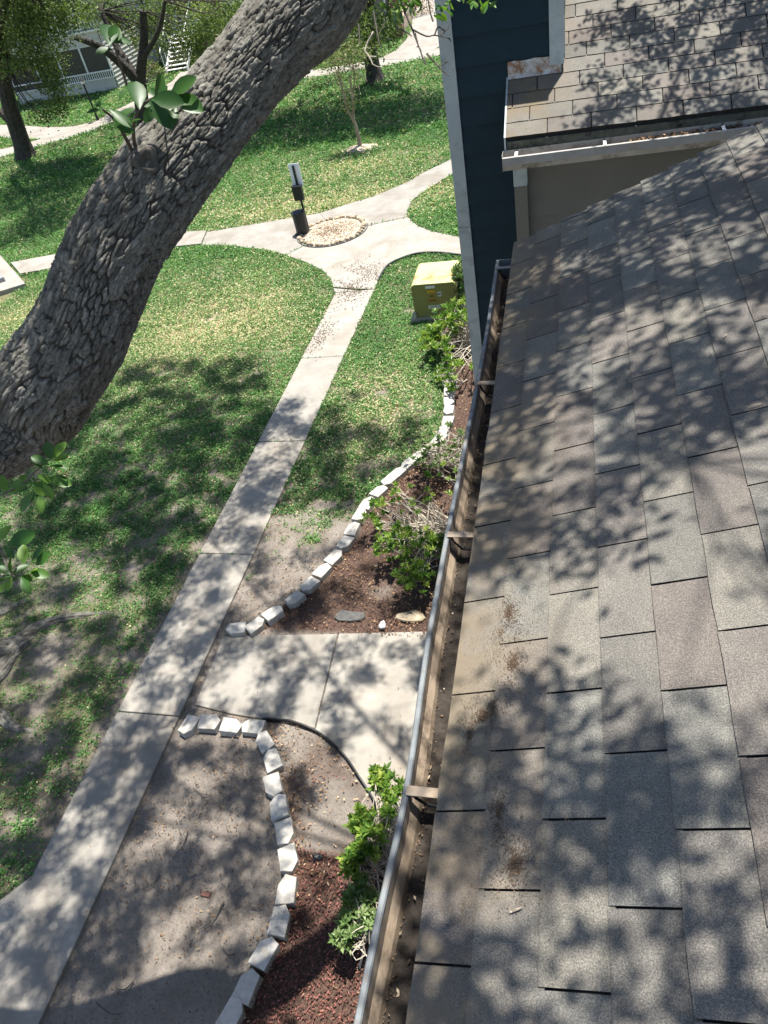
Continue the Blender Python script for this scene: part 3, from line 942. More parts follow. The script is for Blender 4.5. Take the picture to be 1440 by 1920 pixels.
def sticker(px, py, w, h, mat, inked=0, label=None):
    q = AY(px, py, TY0 + .02)
    o = MB().box(q[0] - w / 2, q[0] + w / 2, TY0 + .012, TY0 + .0195, q[2] - h / 2, q[2] + h / 2).put('sticker', M[mat], tr, label=label)
    for i in range(inked):
        x0 = q[0] - w * .42 + i * w * .84 / inked
        hh = h * (.28 if i % 3 else .22)
        MB().box(x0, x0 + w * .55 / inked, TY0 + .009, TY0 + .0118, q[2] - hh, q[2] + hh).put('print', M['ink'], o)
    return o


sticker(806, 538, .20, .06, 'sticker_w', 0, 'white notice sticker')
sticker(808, 546.5, .17, .06, 'sticker_y', 0, 'yellow warning sticker')
sticker(809.5, 555, .09, .045, 'sticker_o', 3)
sticker(812, 563, .19, .045, 'sticker_o', 6, 'orange warning strip')
sticker(824, 551, .075, .10, 'sticker_w', 2)
ns_ = sticker(815, 575, .27, .065, 'sticker_w', 0, 'white number plate')
sticker(815.5, 584, .085, .075, 'sticker_t', 0, 'teal sticker')
q = AY(815, 575, TY0 + .02)
fc = bpy.data.curves.new('number', 'FONT'); fc.body = '2118108 100'; fc.size = .062; fc.align_x = 'CENTER'; fc.align_y = 'CENTER'; fc.extrude = .001
ft = bpy.data.objects.new('number_curve', fc); COL.objects.link(ft)
nm = bpy.data.meshes.new_from_object(ft.evaluated_get(bpy.context.evaluated_depsgraph_get()))
bpy.data.objects.remove(ft); bpy.data.curves.remove(fc)
fo = bpy.data.objects.new('number', nm); COL.objects.link(fo); fo.parent = ns_
nm.materials.clear(); nm.materials.append(M['ink'])
fo.location = np.array([q[0], TY0 + .009, q[2]]) - WL[ns_.name]; fo.rotation_euler = (math.pi / 2, 0, 0)
q = G(774, 604)
MB().add([(q[0] - .06, q[1] - .06, 0), (q[0] + .11, q[1] - .06, 0), (q[0] + .11, q[1] + .06, 0), (q[0] - .06, q[1] + .06, 0), (q[0] + .04, q[1] - .03, .22), (q[0] + .10, q[1] - .03, .22), (q[0] + .10, q[1] + .05, .22), (q[0] + .04, q[1] + .05, .22)],
         [(0, 3, 2, 1), (4, 5, 6, 7), (0, 1, 5, 4), (1, 2, 6, 5), (2, 3, 7, 6), (3, 0, 4, 7)]).put('concrete_wedge', M['block'], label='pale concrete wedge propped at the corner of the olive cabinet', cat='concrete wedge')


# ================================================================ APARTMENT BUILDING
bld = empty('apartment_building', (1.0, 4.0, 0), label='apartment building with shingled roofs, gutters, blue wall and beige wall', cat='building')
HR = 1.523
RZ = H - HR                                # roof height above x = 0


def rz(x): return RZ + x / 3.0


def yend(x): return 3.725 + (x + .30) * .165


# ---- near roof
roofA = empty('roof', (0, 2, RZ), bld, label='near roof of weathered grey-brown shingles')
LN = math.sqrt(1 + 1 / 9.0)
CS, SN = 1 / LN, (1 / 3.0) / LN
XC = [-.300] + [-.1848 + .1253 * k for k in range(0, 27)]
TAB = .3058
YS = -3.2
# deck under the shingles
x0, x1 = -.285, 3.1
V = [(x0, YS, rz(x0) - .004), (x1, YS, rz(x1) - .004), (x1, yend(x1) - .012, rz(x1) - .004), (x0, yend(x0) - .012, rz(x0) - .004)]
V += [(x, y, z - .10) for x, y, z in V]
put('deck', np.array(V), [(0, 1, 2, 3), (7, 6, 5, 4), (0, 4, 5, 1), (1, 5, 6, 2), (2, 6, 7, 3), (3, 7, 4, 0)], M['underlay'], roofA)

SH = {}


def tabmesh(w, e, seed, skew=None):
    """a shingle tab: x = along eave, y = up the slope, z = off the roof"""
    r = random.Random(seed)
    key = (round(w, 4), round(e, 4), seed, skew)
    if key in SH: return SH[key]
    nu = 5
    lo = .0072; hi = .0022
    V = []
    us = [w * i / (nu - 1) for i in range(nu)]
    sag = [r.uniform(-.0016, .0016) for _ in us]
    lift = [max(-.001, r.gauss(0, .0009)) for _ in us]
    top = e + .012
    for i, u in enumerate(us):
        f_ = i / (nu - 1)
        ut = u + (skew or 0) * f_ * top / w * w
        V += [(u, sag[i], lo + lift[i]), (ut, top, hi), (u, sag[i], .0012), (ut, top, .0002)]
    Fc = []
    for i in range(nu - 1):
        a = i * 4; b_ = a + 4
        Fc += [(a, b_, b_ + 1, a + 1), (a + 2, b_ + 2, b_, a), (a + 2, a + 3, b_ + 3, b_ + 2), (a + 1, b_ + 1, b_ + 3, a + 3)]
    e_ = (nu - 1) * 4
    Fc += [(0, 1, 3, 2), (e_ + 2, e_ + 3, e_ + 1, e_)]
    me = mesh_np('shingle', np.array(V), Fc)
    me.materials.append(M['shingle']); me.materials.append(M['underlay'])
    for f_i, pl_ in enumerate(me.polygons):
        if f_i % 4 == 1 or f_i >= 4 * (nu - 1): pl_.material_index = 1
    SH[key] = me
    return me


# orientation: local x -> -? along +Y reversed so that (x along, y up-slope, z normal) is right handed
# near roof: up-slope = (CS,0,SN), normal = (-SN,0,CS), along = y x z
up_ = Vector((CS, 0, SN)); nr_ = Vector((-SN, 0, CS)); al_ = up_.cross(nr_)      # = -Y
ROTA = Matrix((al_, up_, nr_)).transposed().to_quaternion()
SLOT = .005
stuffV = []; stuffF = []; sb = 0
for c_ in range(len(XC) - 1):
    xa, xb = XC[c_], XC[c_ + 1]
    e = (xb - xa) * LN
    ph = .099 + .1385 * c_
    y = ph - TAB * 13
    ye = yend((xa + xb) / 2)
    while y < ye:
        ya, yb = y + SLOT / 2, y + TAB - SLOT / 2
        y += TAB
        if yb < YS or ya > ye - .02: continue
        skew = None
        if yb > ye: yb = ye
        w = yb - ya
        vis = (xa < 1.25) and (yb > -.25)
        me = tabmesh(round(w, 4), round(e, 4), random.randrange(6) if w > .29 else 77)
        loc = Vector((xa, yb, rz(xa)))
        if vis:
            o = bpy.data.objects.new('shingle', me)
            COL.objects.link(o); o.parent = roofA
            o.rotation_mode = 'QUATERNION'
            o.rotation_quaternion = ROTA
            o.location = np.array(loc) - WL[roofA.name]
        else:
            R3 = np.array(ROTA.to_matrix())
            vv = np.array([v.co for v in me.vertices]) @ R3.T + np.array(loc)
            stuffV.append(vv); stuffF += [tuple(i + sb for i in p_.vertices) for p_ in me.polygons]; sb += len(vv)
put('outer_shingles', np.vstack(stuffV), stuffF, M['shingle'], roofA, kind='stuff')

# ridge side and rest of the building below the near roof
wl = empty('wall', (1, 0, 0), bld)
MB().box(.12, 3.05, YS, 3.50, 0, 5.60).put('wall_core', M['beige'], wl)
for i in range(31):
    z0 = .15 + i * .18
    MB().add([(.119, YS, z0), (.100, YS, z0), (.110, YS, z0 + .185), (.119, YS, z0 + .185), (.119, 3.495, z0), (.100, 3.495, z0), (.110, 3.495, z0 + .185), (.119, 3.495, z0 + .185)],
             [(0, 1, 2, 3), (7, 6, 5, 4), (0, 4, 5, 1), (1, 5, 6, 2), (2, 6, 7, 3), (3, 7, 4, 0)]).put('siding_board', M['beige'], wl)
MB().box(-.255, .12, YS, 3.66, 5.66, 5.70).put('soffit', M['beige'], bld)
MB().box(-.272, -.256, YS, 3.68, 5.655, 5.862).put('fascia', M['darkwood'], bld)
V = [(-.28, yend(-.28) - .05, rz(-.28) - .11), (3.05, yend(3.05) - .05, rz(3.05) - .11), (3.05, yend(3.05) - .05, rz(3.05) - .25), (-.28, yend(-.28) - .05, rz(-.28) - .25)]
V += [(x, y - .03, z) for x, y, z in V]
put('rake_board', np.array(V), [(0, 1, 2, 3), (7, 6, 5, 4), (0, 4, 5, 1), (1, 5, 6, 2), (2, 6, 7, 3), (3, 7, 4, 0)], M['trim'], bld)

# ---- near gutter
lipY = [-3.2] + [G(*q, 5.86)[1] for q in [(660, 1920), (757, 1480), (800, 1180), (860, 870), (905, 650), (930, 490)]]
lipX = [-.405] + [G(*q, 5.86)[0] for q in [(660, 1920), (757, 1480), (800, 1180), (860, 870), (905, 650), (930, 490)]]
GY = np.concatenate([np.linspace(-3.2, .2, 12), np.linspace(.25, 3.585, 90)])
GX = np.interp(GY, lipY, lipX)
kk = np.ones(9) / 9
GXs = np.convolve(np.pad(GX, 4, 'edge'), kk, 'valid') + .0018 * (fbm(GY * 9, GY * 0, 3, 3) - .5) * 2
gut = empty('gutter', (-.34, 1.8, 5.75), bld, label='weathered brown roof gutter with dark silt')
BX = -.274


def sweep(profiles):
    """profiles: list over stations of (k,3) arrays -> closed strip"""
    A = np.array(profiles); n, k = A.shape[:2]
    V = A.reshape(-1, 3); Fc = []
    for i in range(n - 1):
        for j in range(k):
            q = (j + 1) % k
            Fc.append((i * k + j, (i + 1) * k + j, (i + 1) * k + q, i * k + q))
    Fc.append(tuple(range(k))); Fc.append(tuple((n - 1) * k + j for j in range(k - 1, -1, -1)))
    return V, Fc


pr = []; pl = []; psl = []
for y_, x_, d_ in zip(GY, GXs, fbm(GY * 5, GY * 0 + 3, 13, 3)):
    dn = .004 * (d_ - .5)
    zt = 5.858
    inner = [(x_ + .0145, zt - .004), (x_ + .0155 + dn, zt - .05), (x_ + .030 + dn, zt - .075), (x_ + .036, zt - .104), (BX - .002, zt - .108), (BX - .002, zt - .012)]
    outer = [(BX, zt - .012), (BX, zt - .111), (x_ + .034, zt - .107), (x_ + .028 + dn, zt - .078), (x_ + .0125 + dn, zt - .05), (x_ + .0125, zt - .004)]
    pr.append([(a, y_, z) for a, z in inner + outer])
    w_ = .0155
    pl.append([(a, y_, z) for a, z in [(x_, zt - .012), (x_, zt + .001), (x_ + .003, zt + .004), (x_ + w_ - .003, zt + .004), (x_ + w_, zt), (x_ + w_, zt - .003), (x_ + .003, zt - .003), (x_ + .003, zt - .012)]])
V, Fc = sweep(pr); put('trough', V, Fc, M['gutter_b'], gut)
V, Fc = sweep(pl); put('rolled_lip', V, Fc, M['lip'], gut)
# silt on the floor of the trough
sv = []; nS = 7
for y_, x_ in zip(GY, GXs):
    for j in range(nS):
        t_ = j / (nS - 1)
        xx = (x_ + .037) * (1 - t_) + (BX - .004) * t_
        sv.append((xx, y_, 5.758 + .012 * fbm(np.array(xx * 40), np.array(y_ * 22), 19, 3) + .010 * (abs(t_ - .35))))
sf = [(i * nS + j, i * nS + j + 1, (i + 1) * nS + j + 1, (i + 1) * nS + j) for i in range(len(GY) - 1) for j in range(nS - 1)]
put('silt', np.array(sv), sf, M['silt'], gut, smooth=True)
MB().add([(GXs[-1] + .002, 3.586, 5.75), (BX, 3.586, 5.75), (BX, 3.586, 5.862), (GXs[-1], 3.586, 5.862), (GXs[-1] + .002, 3.590, 5.75), (BX, 3.590, 5.75), (BX, 3.590, 5.862), (GXs[-1], 3.590, 5.862)],
         [(0, 1, 2, 3), (7, 6, 5, 4), (0, 4, 5, 1), (1, 5, 6, 2), (2, 6, 7, 3), (3, 7, 4, 0)]).put('end_cap', M['lip'], gut)
for yb in (-.90, -.08, .762, 1.615, 2.47, 3.49):
    xg = np.interp(yb, GY, GXs)
    MB().box(xg + .010, -.262, yb - .012, yb + .012, 5.8635, 5.8665).put('bracket', M['lip' if yb > 3 else 'gutter_b'], gut)
    MB().tube([(xg + .018, yb, 5.862), (xg + .028, yb, 5.83), (xg + .05, yb, 5.80), (BX - .01, yb, 5.79)], .004, 6).put('bracket_strap', M['blackplastic'], gut)
# litter in the gutter
n = 420
y = rng.uniform(-.2, 3.55, n); tt = rng.random(n)
xg = np.interp(y, GY, GXs)
x = (xg + .04) * (1 - tt ** 2) + (BX - .008) * tt ** 2
k = rng.random(n) < (.35 + .65 * sstep(2.2, 3.3, y)); x, y = x[k], y[k]
V, Fq, at = leaves(np.stack([x, y, 5.770 + .010 * rng.random(len(x))], 1), .013 * rng.uniform(.4, 1.4, len(x)), .006, .8, .1, rng.random(len(x)) ** 2.5)
n2 = 1800
y = rng.uniform(-.2, 3.55, n2); xg = np.interp(y, GY, GXs) + .036 + np.abs(rng.normal(0, .006, n2))
k = rng.random(n2) < .2 + 1.1 * sstep(.4, .65, fbm(y * 4, y * 0, 41, 3)); xg, y = xg[k], y[k]
lv2 = leaves(np.stack([xg, y, 5.766 + .012 * rng.random(len(y))], 1), .0045 * rng.uniform(.5, 1.6, len(y)), .005, .5, .3, .15 + .5 * rng.random(len(y)))
V, Fq, at = join([(V, Fq, at), lv2])
put('gutter_litter', V, Fq, M['silt_bits'], gut, attrs=at, kind='stuff')

# grit and rotted leaf crumbs on the shingles near the eave
def rpx(px, py):
    d = ray(px, py); t_ = -HR / (d[2] - d[0] / 3.0)
    return d * t_ + np.array([0, 0, H])


bits = []
for (px, py, sx, sy, n, tb, L) in [(955, 1150, .018, .05, 260, .15, .006), (962, 1245, .022, .07, 420, .1, .006), (940, 1190, .03, .06, 160, .5, .004), (880, 1385, .028, .13, 500, .35, .005), (905, 1345, .015, .02, 180, .05, .006),
                                   (925, 1330, .016, .06, 180, .3, .005), (965, 1620, .03, .05, 420, .3, .0055), (935, 1530, .02, .05, 260, .1, .006), (1060, 1540, .05, .2, 160, .7, .003), (870, 1700, .04, .4, 260, .7, .003), (1000, 1270, .3, .9, 260, .6, .003)]:
    c = rpx(px, py); n = int(n * 3.4); L = L * .52; tb = tb * .55
    rad_ = np.abs(rng.normal(0, 1, n)) ** 1.4; an_ = rng.uniform(0, 6.283, n)
    x = c[0] + sx * rad_ * np.cos(an_); y = c[1] + sy * rad_ * np.sin(an_)
    k = rng.random(n) < .25 + 1.3 * sstep(.42, .6, fbm(x * 38, y * 38, 15, 3)); x, y = x[k], y[k]
    k = x > -.29; x, y = x[k], y[k]
    bits.append(leaves(np.stack([x, y, rz(x) + .0075 + .003 * rng.random(len(x))], 1), L * rng.uniform(.5, 1.8, len(x)), L * .8, .7, .1, np.clip(tb + .5 * rng.random(len(x)) - .1, 0, 1)))
V, Fq, at = join(bits)
put('roof_grit', V, Fq, M['silt_bits'], origin=(0, 2, RZ), attrs=at, kind='stuff', label='brown grit and rotted leaf crumbs on the shingles by the gutter')
# a few single bits on the roof
for (px, py, qx, qy) in [(957, 1714, 980, 1705), (1355, 640, 1362, 632), (1330, 672, 1334, 665), (1402, 770, 1428, 762)]:
    A = rpx(px, py); B = rpx(qx, qy)
    MB().tube([A + [0, 0, .011], (A + B) / 2 + [0, 0, .013], B + [0, 0, .011]], [.0018, .0024, .0012], 5).put('straw', M['gravel'], label='pale dry straw fallen on the near shingle roof', cat='straw', group='straws fallen on the near roof')

# ---- upper roof across the gap
YE2, ZE2, M2 = 5.75, 5.79, .5
LN2 = math.sqrt(1 + M2 * M2)
def uz(y): return ZE2 + M2 * (y - YE2)
roofB = empty('roof', (.5, 6.5, 6.2), bld, label='far roof of grey shingles sloping to the pale gutter')
XL, XW, YW = -.488, -.068, 6.28
EX = .1395
x1 = 3.4
def slabq(x0, x1, y0, y1, th, name, mat, par, dz=-.005):
    V = [(x0, y0, uz(y0) + dz), (x1, y0, uz(y0) + dz), (x1, y1, uz(y1) + dz), (x0, y1, uz(y1) + dz)]
    V += [(x, y, z - th) for x, y, z in V]
    return put(name, np.array(V), [(0, 1, 2, 3), (7, 6, 5, 4), (0, 4, 5, 1), (1, 5, 6, 2), (2, 6, 7, 3), (3, 7, 4, 0)], M[mat], par)
slabq(XL + .012, x1, YE2 + .012, YW, .09, 'deck', 'underlay', roofB)
slabq(XW + .004, x1, YW + .003, 10.4, .09, 'deck', 'underlay', roofB)
up_ = Vector((0, 1 / LN2, M2 / LN2)); nr_ = Vector((0, -M2 / LN2, 1 / LN2)); al_ = up_.cross(nr_)   # = +X
ROTB = Matrix((al_, up_, nr_)).transposed().to_quaternion()
stuffV = []; stuffF = []; sb = 0
TB2 = .305
for r_ in range(30):
    ya = YE2 + r_ * EX / LN2
    left = XL if r_ <= 3 else XW - .012 + (.012 if r_ > 4 else 0)
    if r_ == 4: left = XW - .05
    ph = -.188 - .42 * TB2 * r_
    x = ph - TB2 * 2
    while x < x1:
        xa, xb = x + .004, x + TB2 - .004
        x += TB2
        if xb < left + .02: 
            continue
        while False: pass
        xa = max(xa, left)
        if xb - xa < .02: continue
        me = tabmesh(round(xb - xa, 4), EX, random.randrange(6) + 10 if xb - xa > .29 else 78)
        loc = Vector((xa, ya, uz(ya)))
        if xa < 1.6 and r_ < 17:
            o = bpy.data.objects.new('shingle', me); COL.objects.link(o); o.parent = roofB
            o.rotation_mode = 'QUATERNION'; o.rotation_quaternion = ROTB
            o.location = np.array(loc) - WL[roofB.name]
        else:
            R3 = np.array(ROTB.to_matrix())
            vv = np.array([v.co for v in me.vertices]) @ R3.T + np.array(loc)
            stuffV.append(vv); stuffF += [tuple(i + sb for i in p_.vertices) for p_ in me.polygons]; sb += len(vv)
    # phases start left of the roof, so make sure the first tab is there
put('outer_shingles', np.vstack(stuffV), stuffF, M['shingle'], roofB, kind='stuff')
# rake edge metal
V = [(XL - .008, YE2 - .005, uz(YE2) + .008), (XL + .004, YE2 - .005, uz(YE2) + .008), (XL + .004, YW, uz(YW) + .008), (XL - .008, YW, uz(YW) + .008)]
V += [(x, y, z - .12) for x, y, z in V]
put('rake_board', np.array(V), [(0, 1, 2, 3), (7, 6, 5, 4), (0, 4, 5, 1), (1, 5, 6, 2), (2, 6, 7, 3), (3, 7, 4, 0)], M['trim'], bld)
# rusty flashing where the roof meets the blue wall
yf = YW - .012
V = []
for i in range(9):
    x = XL + .005 + (XW - .03 - XL) * i / 8
    wob = .004 * math.sin(i * 1.9)
    V += [(x, yf - .018, uz(yf - .018) + .010), (x, yf + wob * .5, uz(yf) + .016), (x, yf + .003, uz(yf) + .112 + wob), (x, yf + .008, uz(yf) + .110 + wob)]
Fc = [(i * 4 + j, (i + 1) * 4 + j, (i + 1) * 4 + j + 1, i * 4 + j + 1) for i in range(8) for j in range(3)]
put('flashing', np.array(V), Fc, M['flash'], bld, label='rusty metal flashing strip')

# ---- blue wall volume
wb = empty('wall', (-.5, 6.3, 0), bld, label='dark blue lap siding wall')
MB().box(-.955, -.09, YW + .02, 8.6, 0, 6.95).put('wall_core', M['bluesiding'], wb)
eb = .205
for i in range(34):
    z0 = .02 + i * eb
    nseg = 36
    V = []
    for j in range(nseg + 1):
        x = -.868 + (-.178 + .868) * j / nseg
        jag = .016 * fbm(np.array(x * 26), np.array(i * 3.1), 7, 2) - .008
        wv = .002 * math.sin(x * 9 + i)
        V += [(x, YW + .019, z0 + jag), (x, YW - .010 + wv, z0 + jag), (x, YW + .014, z0 + eb + .004), (x, YW + .019, z0 + eb + .004)]
    Fc = []
    for j in range(nseg):
        for k_ in range(4):
            q = (k_ + 1) % 4
            Fc.append((j * 4 + k_, j * 4 + q, j * 4 + 4 + q, j * 4 + 4 + k_))
    put('siding_board', np.array(V), Fc, M['bluesiding'], wb)
MB().box(-.977, -.870, YW - .016, YW + .018, 0, 4.96).put('corner_board', M['trim'], bld)
MB().box(-.9765, -.8705, YW - .0155, YW + .018, 4.9635, 6.99).put('corner_board', M['trim'], bld)
MB().box(-.977, -.957, YW + .0185, YW + .11, 0, 6.99).put('corner_board', M['trim'], bld)
MB().box(-.176, -.072, YW - .016, YW + .018, uz(YW) + .045, 6.99).put('corner_board', M['trim'], bld)
MB().box(-.089, -.070, YW + .0185, YW + .11, uz(YW) + .1, 6.99).put('corner_board', M['trim'], bld)
V = []
for i in range(44):
    pass
# right-hand blue side
MB().box(-.0895, -.080, YW + .112, 8.55, uz(YW) + .1, 6.99).put('side_wall', M['bluesiding'], bld)
MB().box(-.99, -.055, YW - .02, 8.65, 7.0, 7.03).put('roof_cap', M['underlay'], bld)

# ---- beige wall below the far roof
wg = empty('wall', (1, 6.05, 0), bld, label='beige lap siding wall in shade')
YB = 6.05
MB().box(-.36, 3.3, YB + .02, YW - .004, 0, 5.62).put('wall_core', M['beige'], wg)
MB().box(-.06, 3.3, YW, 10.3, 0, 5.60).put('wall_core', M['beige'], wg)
for i in range(32):
    z0 = .055 + i * .1735
    V = [(-.355, YB + .019, z0), (-.355, YB - .013, z0), (-.355, YB + .012, z0 + .178), (-.355, YB + .019, z0 + .18), (3.3, YB + .019, z0), (3.3, YB - .013, z0), (3.3, YB + .012, z0 + .178), (3.3, YB + .019, z0 + .18)]
    put('siding_board', np.array(V), [(3, 2, 1, 0), (4, 5, 6, 7), (1, 5, 4, 0), (2, 6, 5, 1), (3, 7, 6, 2), (0, 4, 7, 3)], M['beige'], wg)
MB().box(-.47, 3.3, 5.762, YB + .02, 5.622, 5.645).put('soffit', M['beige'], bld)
V = []
Fc = []
MB().box(-.475, 3.3, 5.744, 5.762, 5.60, 5.765).put('fascia', M['darkwood'], bld)

# ---- pale far gutter
gut2 = empty('gutter', (.5, 5.66, 5.6), bld, label='pale metal gutter full of dead leaves')
gx_ = np.linspace(-.505, 3.3, 60)
pr = []; pl = []
for x_ in gx_:
    zt = 5.690 + .006 * (x_ + .5)
    yo = 5.622
    inner = [(yo + .012, zt - .004), (yo + .013, zt - .04), (yo + .03, zt - .065), (yo + .034, zt - .09), (5.736, zt - .092), (5.736, zt + .02)]
    outer = [(5.741, zt + .02), (5.741, zt - .095), (yo + .030, zt - .094), (yo + .012, zt - .055), (yo, zt - .046), (yo, zt), (yo + .003, zt + .003), (yo + .012, zt + .003)]
    pr.append([(x_, a, z) for a, z in (inner + outer)[::-1]])
    pl.append([(x_, a, z) for a, z in [(yo - .003, zt - .05), (yo - .003, zt + .004), (yo + .014, zt + .007), (yo + .017, zt - .006), (yo + .0125, zt + .0035), (yo - .0005, zt), (yo - .0005, zt - .05)]])
V, Fc = sweep(pr); put('trough', V, Fc, M['gutter_in'], gut2)
V, Fc = sweep(pl); put('rolled_lip', V, Fc, M['gutter_w'], gut2)
MB().box(-.508, -.5055, 5.624, 5.741, 5.60, 5.71).put('end_cap', M['gutter_w'], gut2)
for (px, py) in [(968, 291), (1134, 263), (1357, 236), (1520, 210)]:
    xh = AY(px, py, 5.68)[0]
    zt = 5.690 + .006 * (xh + .5)
    MB().box(xh - .011, xh + .011, 5.625, 5.735, zt + .005, zt + .009).put('hanger', M['white'], gut2)
    MB().tube([(xh, 5.725, zt + .012), (xh, 5.742, zt + .012)], .008, 6).put('screw', M['slate'], gut2)
n = 5200
x = rng.uniform(-.45, 2.6, n); y = rng.uniform(5.66, 5.73, n)
k = rng.random(n) < sstep(-.4, .35, x) * (.45 + .9 * sstep(.45, .65, fbm(x * 4, x * 0, 5, 3))); x, y = x[k], y[k]
V, Fq, at = leaves(np.stack([x, y, 5.612 + .006 * (x + .5) + (.02 + .055 * rng.random(len(x))) * sstep(-.5, .6, x)], 1), .030 * rng.uniform(.5, 1.2, len(x)), .014, .6, .3, np.clip(.05 + .8 * rng.random(len(x)) ** 1.8, 0, 1))
put('gutter_leaves', V, Fq, M['litter'], gut2, attrs=at, kind='stuff')
dsp = MB().box(-.455, -.357, 5.945, 6.042, .1, 5.37).put('downspout', M['beige'], bld)
MB().box(-.458, -.354, 5.942, 6.02, 5.372, 5.60).put('spout_head', M['trim'], dsp)

# ================================================================ OAK
def bark_tube(P, rad, nu, nv, ulen_cells=.085, vcell=.027, depth=.0125, seed=3, dense=None):
    """tube with raised bark plates. P,rad sampled at nu stations"""
    T, A, B = frames(P)
    seg = np.linalg.norm(np.diff(P, axis=0), axis=1)
    u = np.concatenate([[0], np.cumsum(seg)])
    th = np.arange(nv) * 2 * math.pi / nv
    Rm = float(np.median(rad))
    U, TH = np.meshgrid(u, th, indexing='ij')
    nvc = max(6, int(round(2 * math.pi * Rm / vcell)))
    def cells(ul, vc, sd, wu, wv, fu):
        nvc = max(6, int(round(2 * math.pi * Rm / vc)))
        cu = U / ul + wu * (fbm(U * fu, TH * 5, sd, 2) - .5)
        cv_ = TH / (2 * math.pi) * nvc + wv * (fbm(U * fu * .8 + 9, np.cos(TH) * 3 + 3 + np.sin(TH) * 2.3, sd + 4, 3) - .5) * 2 + .35 * np.sin(U * 3.0)
        F1 = np.full(U.shape, 9.0); F2 = F1.copy(); idv = np.zeros(U.shape)
        iu = np.floor(cu); iv = np.floor(cv_)
        for du in (-1, 0, 1):
            for dv in (-1, 0, 1):
                a = iu + du; b_ = iv + dv; bw = np.mod(b_, nvc)
                jx = _hash(a, bw, sd + 21); jy = _hash(a, bw, sd + 22)
                d = np.hypot(a + .02 + .96 * jx - cu, (b_ + .1 + .8 * jy - cv_) * 1.15)
                hid = _hash(a, bw, sd + 23)
                new = d < F1
                F2 = np.where(new, F1, np.minimum(F2, d)); idv = np.where(new, hid, idv); F1 = np.where(new, d, F1)
        return F2 - F1, idv, cu - iu - .5
    e1, id1, cf = cells(ulen_cells, vcell, seed, .9, .8, 9)
    e2, id2, cf2 = cells(ulen_cells * .42, vcell * .62, seed + 70, 1.0, .9, 17)
    fine = fbm(U * 110, TH * Rm * 110, seed + 40, 3)
    close = .30 * sstep(.48, .72, fbm(U * 11, TH * Rm * 26, seed + 44, 3))       # some cracks are closed
    ee = e1 + close
    plate = sstep(.05, .24, ee)
    sub = sstep(.03, .22, e2 + .12 * (fine - .5))
    tilt = cf * (id1 - .5) * 1.0
    hgt = depth * (plate * (.55 + .8 * id1 + tilt + .32 * sub * (.5 + id2)) + .40 * (fine - .5)) + .016 * (fbm(U * 2.2, np.cos(TH) * 1.5 + 8, seed + 60, 3) - .5)
    groove_ = sstep(.04, .22, ee) * (.55 + .45 * sub)
    idv = np.clip(.55 * id1 + .45 * id2, 0, 1)
    rr = rad[:, None] + hgt - depth * .6
    V = P[:, None] + rr[..., None] * (np.cos(TH)[..., None] * A[:, None] + np.sin(TH)[..., None] * B[:, None])
    i = np.arange(len(P) - 1)[:, None]; j = np.arange(nv)[None]
    k = (j + 1) % nv
    Fq = np.stack([i * nv + j + 0 * k, i * nv + k, (i + 1) * nv + k, (i + 1) * nv + j + 0 * k], -1).reshape(-1, 4)
    return V.reshape(-1, 3), Fq, {'plate': np.clip(idv * .75 + .35 * (fine - .35), 0, 1).reshape(-1), 'groove': groove_.reshape(-1)}


oak = empty('oak_tree', (-8.6, 4.6, 0), label='big leaning oak with rough grey bark spreading over the building', cat='tree')
CL = [(0, 800, 205, 3.7), (85, 720, 200, 3.52), (150, 625, 195, 3.4), (185, 540, 188, 3.32), (215, 470, 185, 3.26), (262, 395, 182, 3.22), (310, 325, 178, 3.2),
      (360, 265, 172, 3.2), (410, 205, 166, 3.2), (470, 130, 166, 3.2), (530, 60, 180, 3.2), (590, -5, 195, 3.2)]
pts = [(-8.75, 4.55, -.25), (-8.55, 4.5, .25), (-8.4, 4.3, 1.2), (-7.9, 3.1, 3.0), (-6.4, 1.8, 4.5), (-4.4, 1.85, 5.3)]
rads = [.80, .56, .44, .36, .29, .255]
for px, py, w, dp in CL:
    q = AD(px, py, dp); pts.append(tuple(q))
    dist = np.linalg.norm(q - np.array([0, 0, H]))
    rads.append(w / 2 * dp / F * .86)
last = np.array(pts[-1])
pts += [tuple(last + [.30, .36, .36]), tuple(last + [.80, .62, .95]), tuple(last + [1.5, 1.2, 2.0])]
rads += [.19, .17, .15]
pts = np.array(pts); rads = np.array(rads)
n0 = 2600
PP = spline(pts, n0)
RP = np.interp(np.linspace(0, len(pts) - 1, n0), np.arange(len(pts)), rads)
s = np.concatenate([[0], np.cumsum(np.linalg.norm(np.diff(PP, axis=0), axis=1))])
# dense sampling where it is in view
vis0 = s[np.argmin(np.linalg.norm(PP - pts[5], axis=1))]; vis1 = s[np.argmin(np.linalg.norm(PP - pts[17], axis=1))] + .4
su = np.concatenate([np.linspace(0, vis0, 110, endpoint=False), np.linspace(vis0, vis1, 760, endpoint=False), np.linspace(vis1, s[-1], 60)])
PT = np.stack([np.interp(su, s, PP[:, k]) for k in range(3)], 1)
RT = np.interp(su, s, RP) + .02 * (fbm(su * 1.2, su * 0, 2, 2) - .5)
V, Fq, at = bark_tube(PT, RT, len(su), 380)
put('trunk', V, Fq, M['oak'], oak, smooth=True, attrs=at)
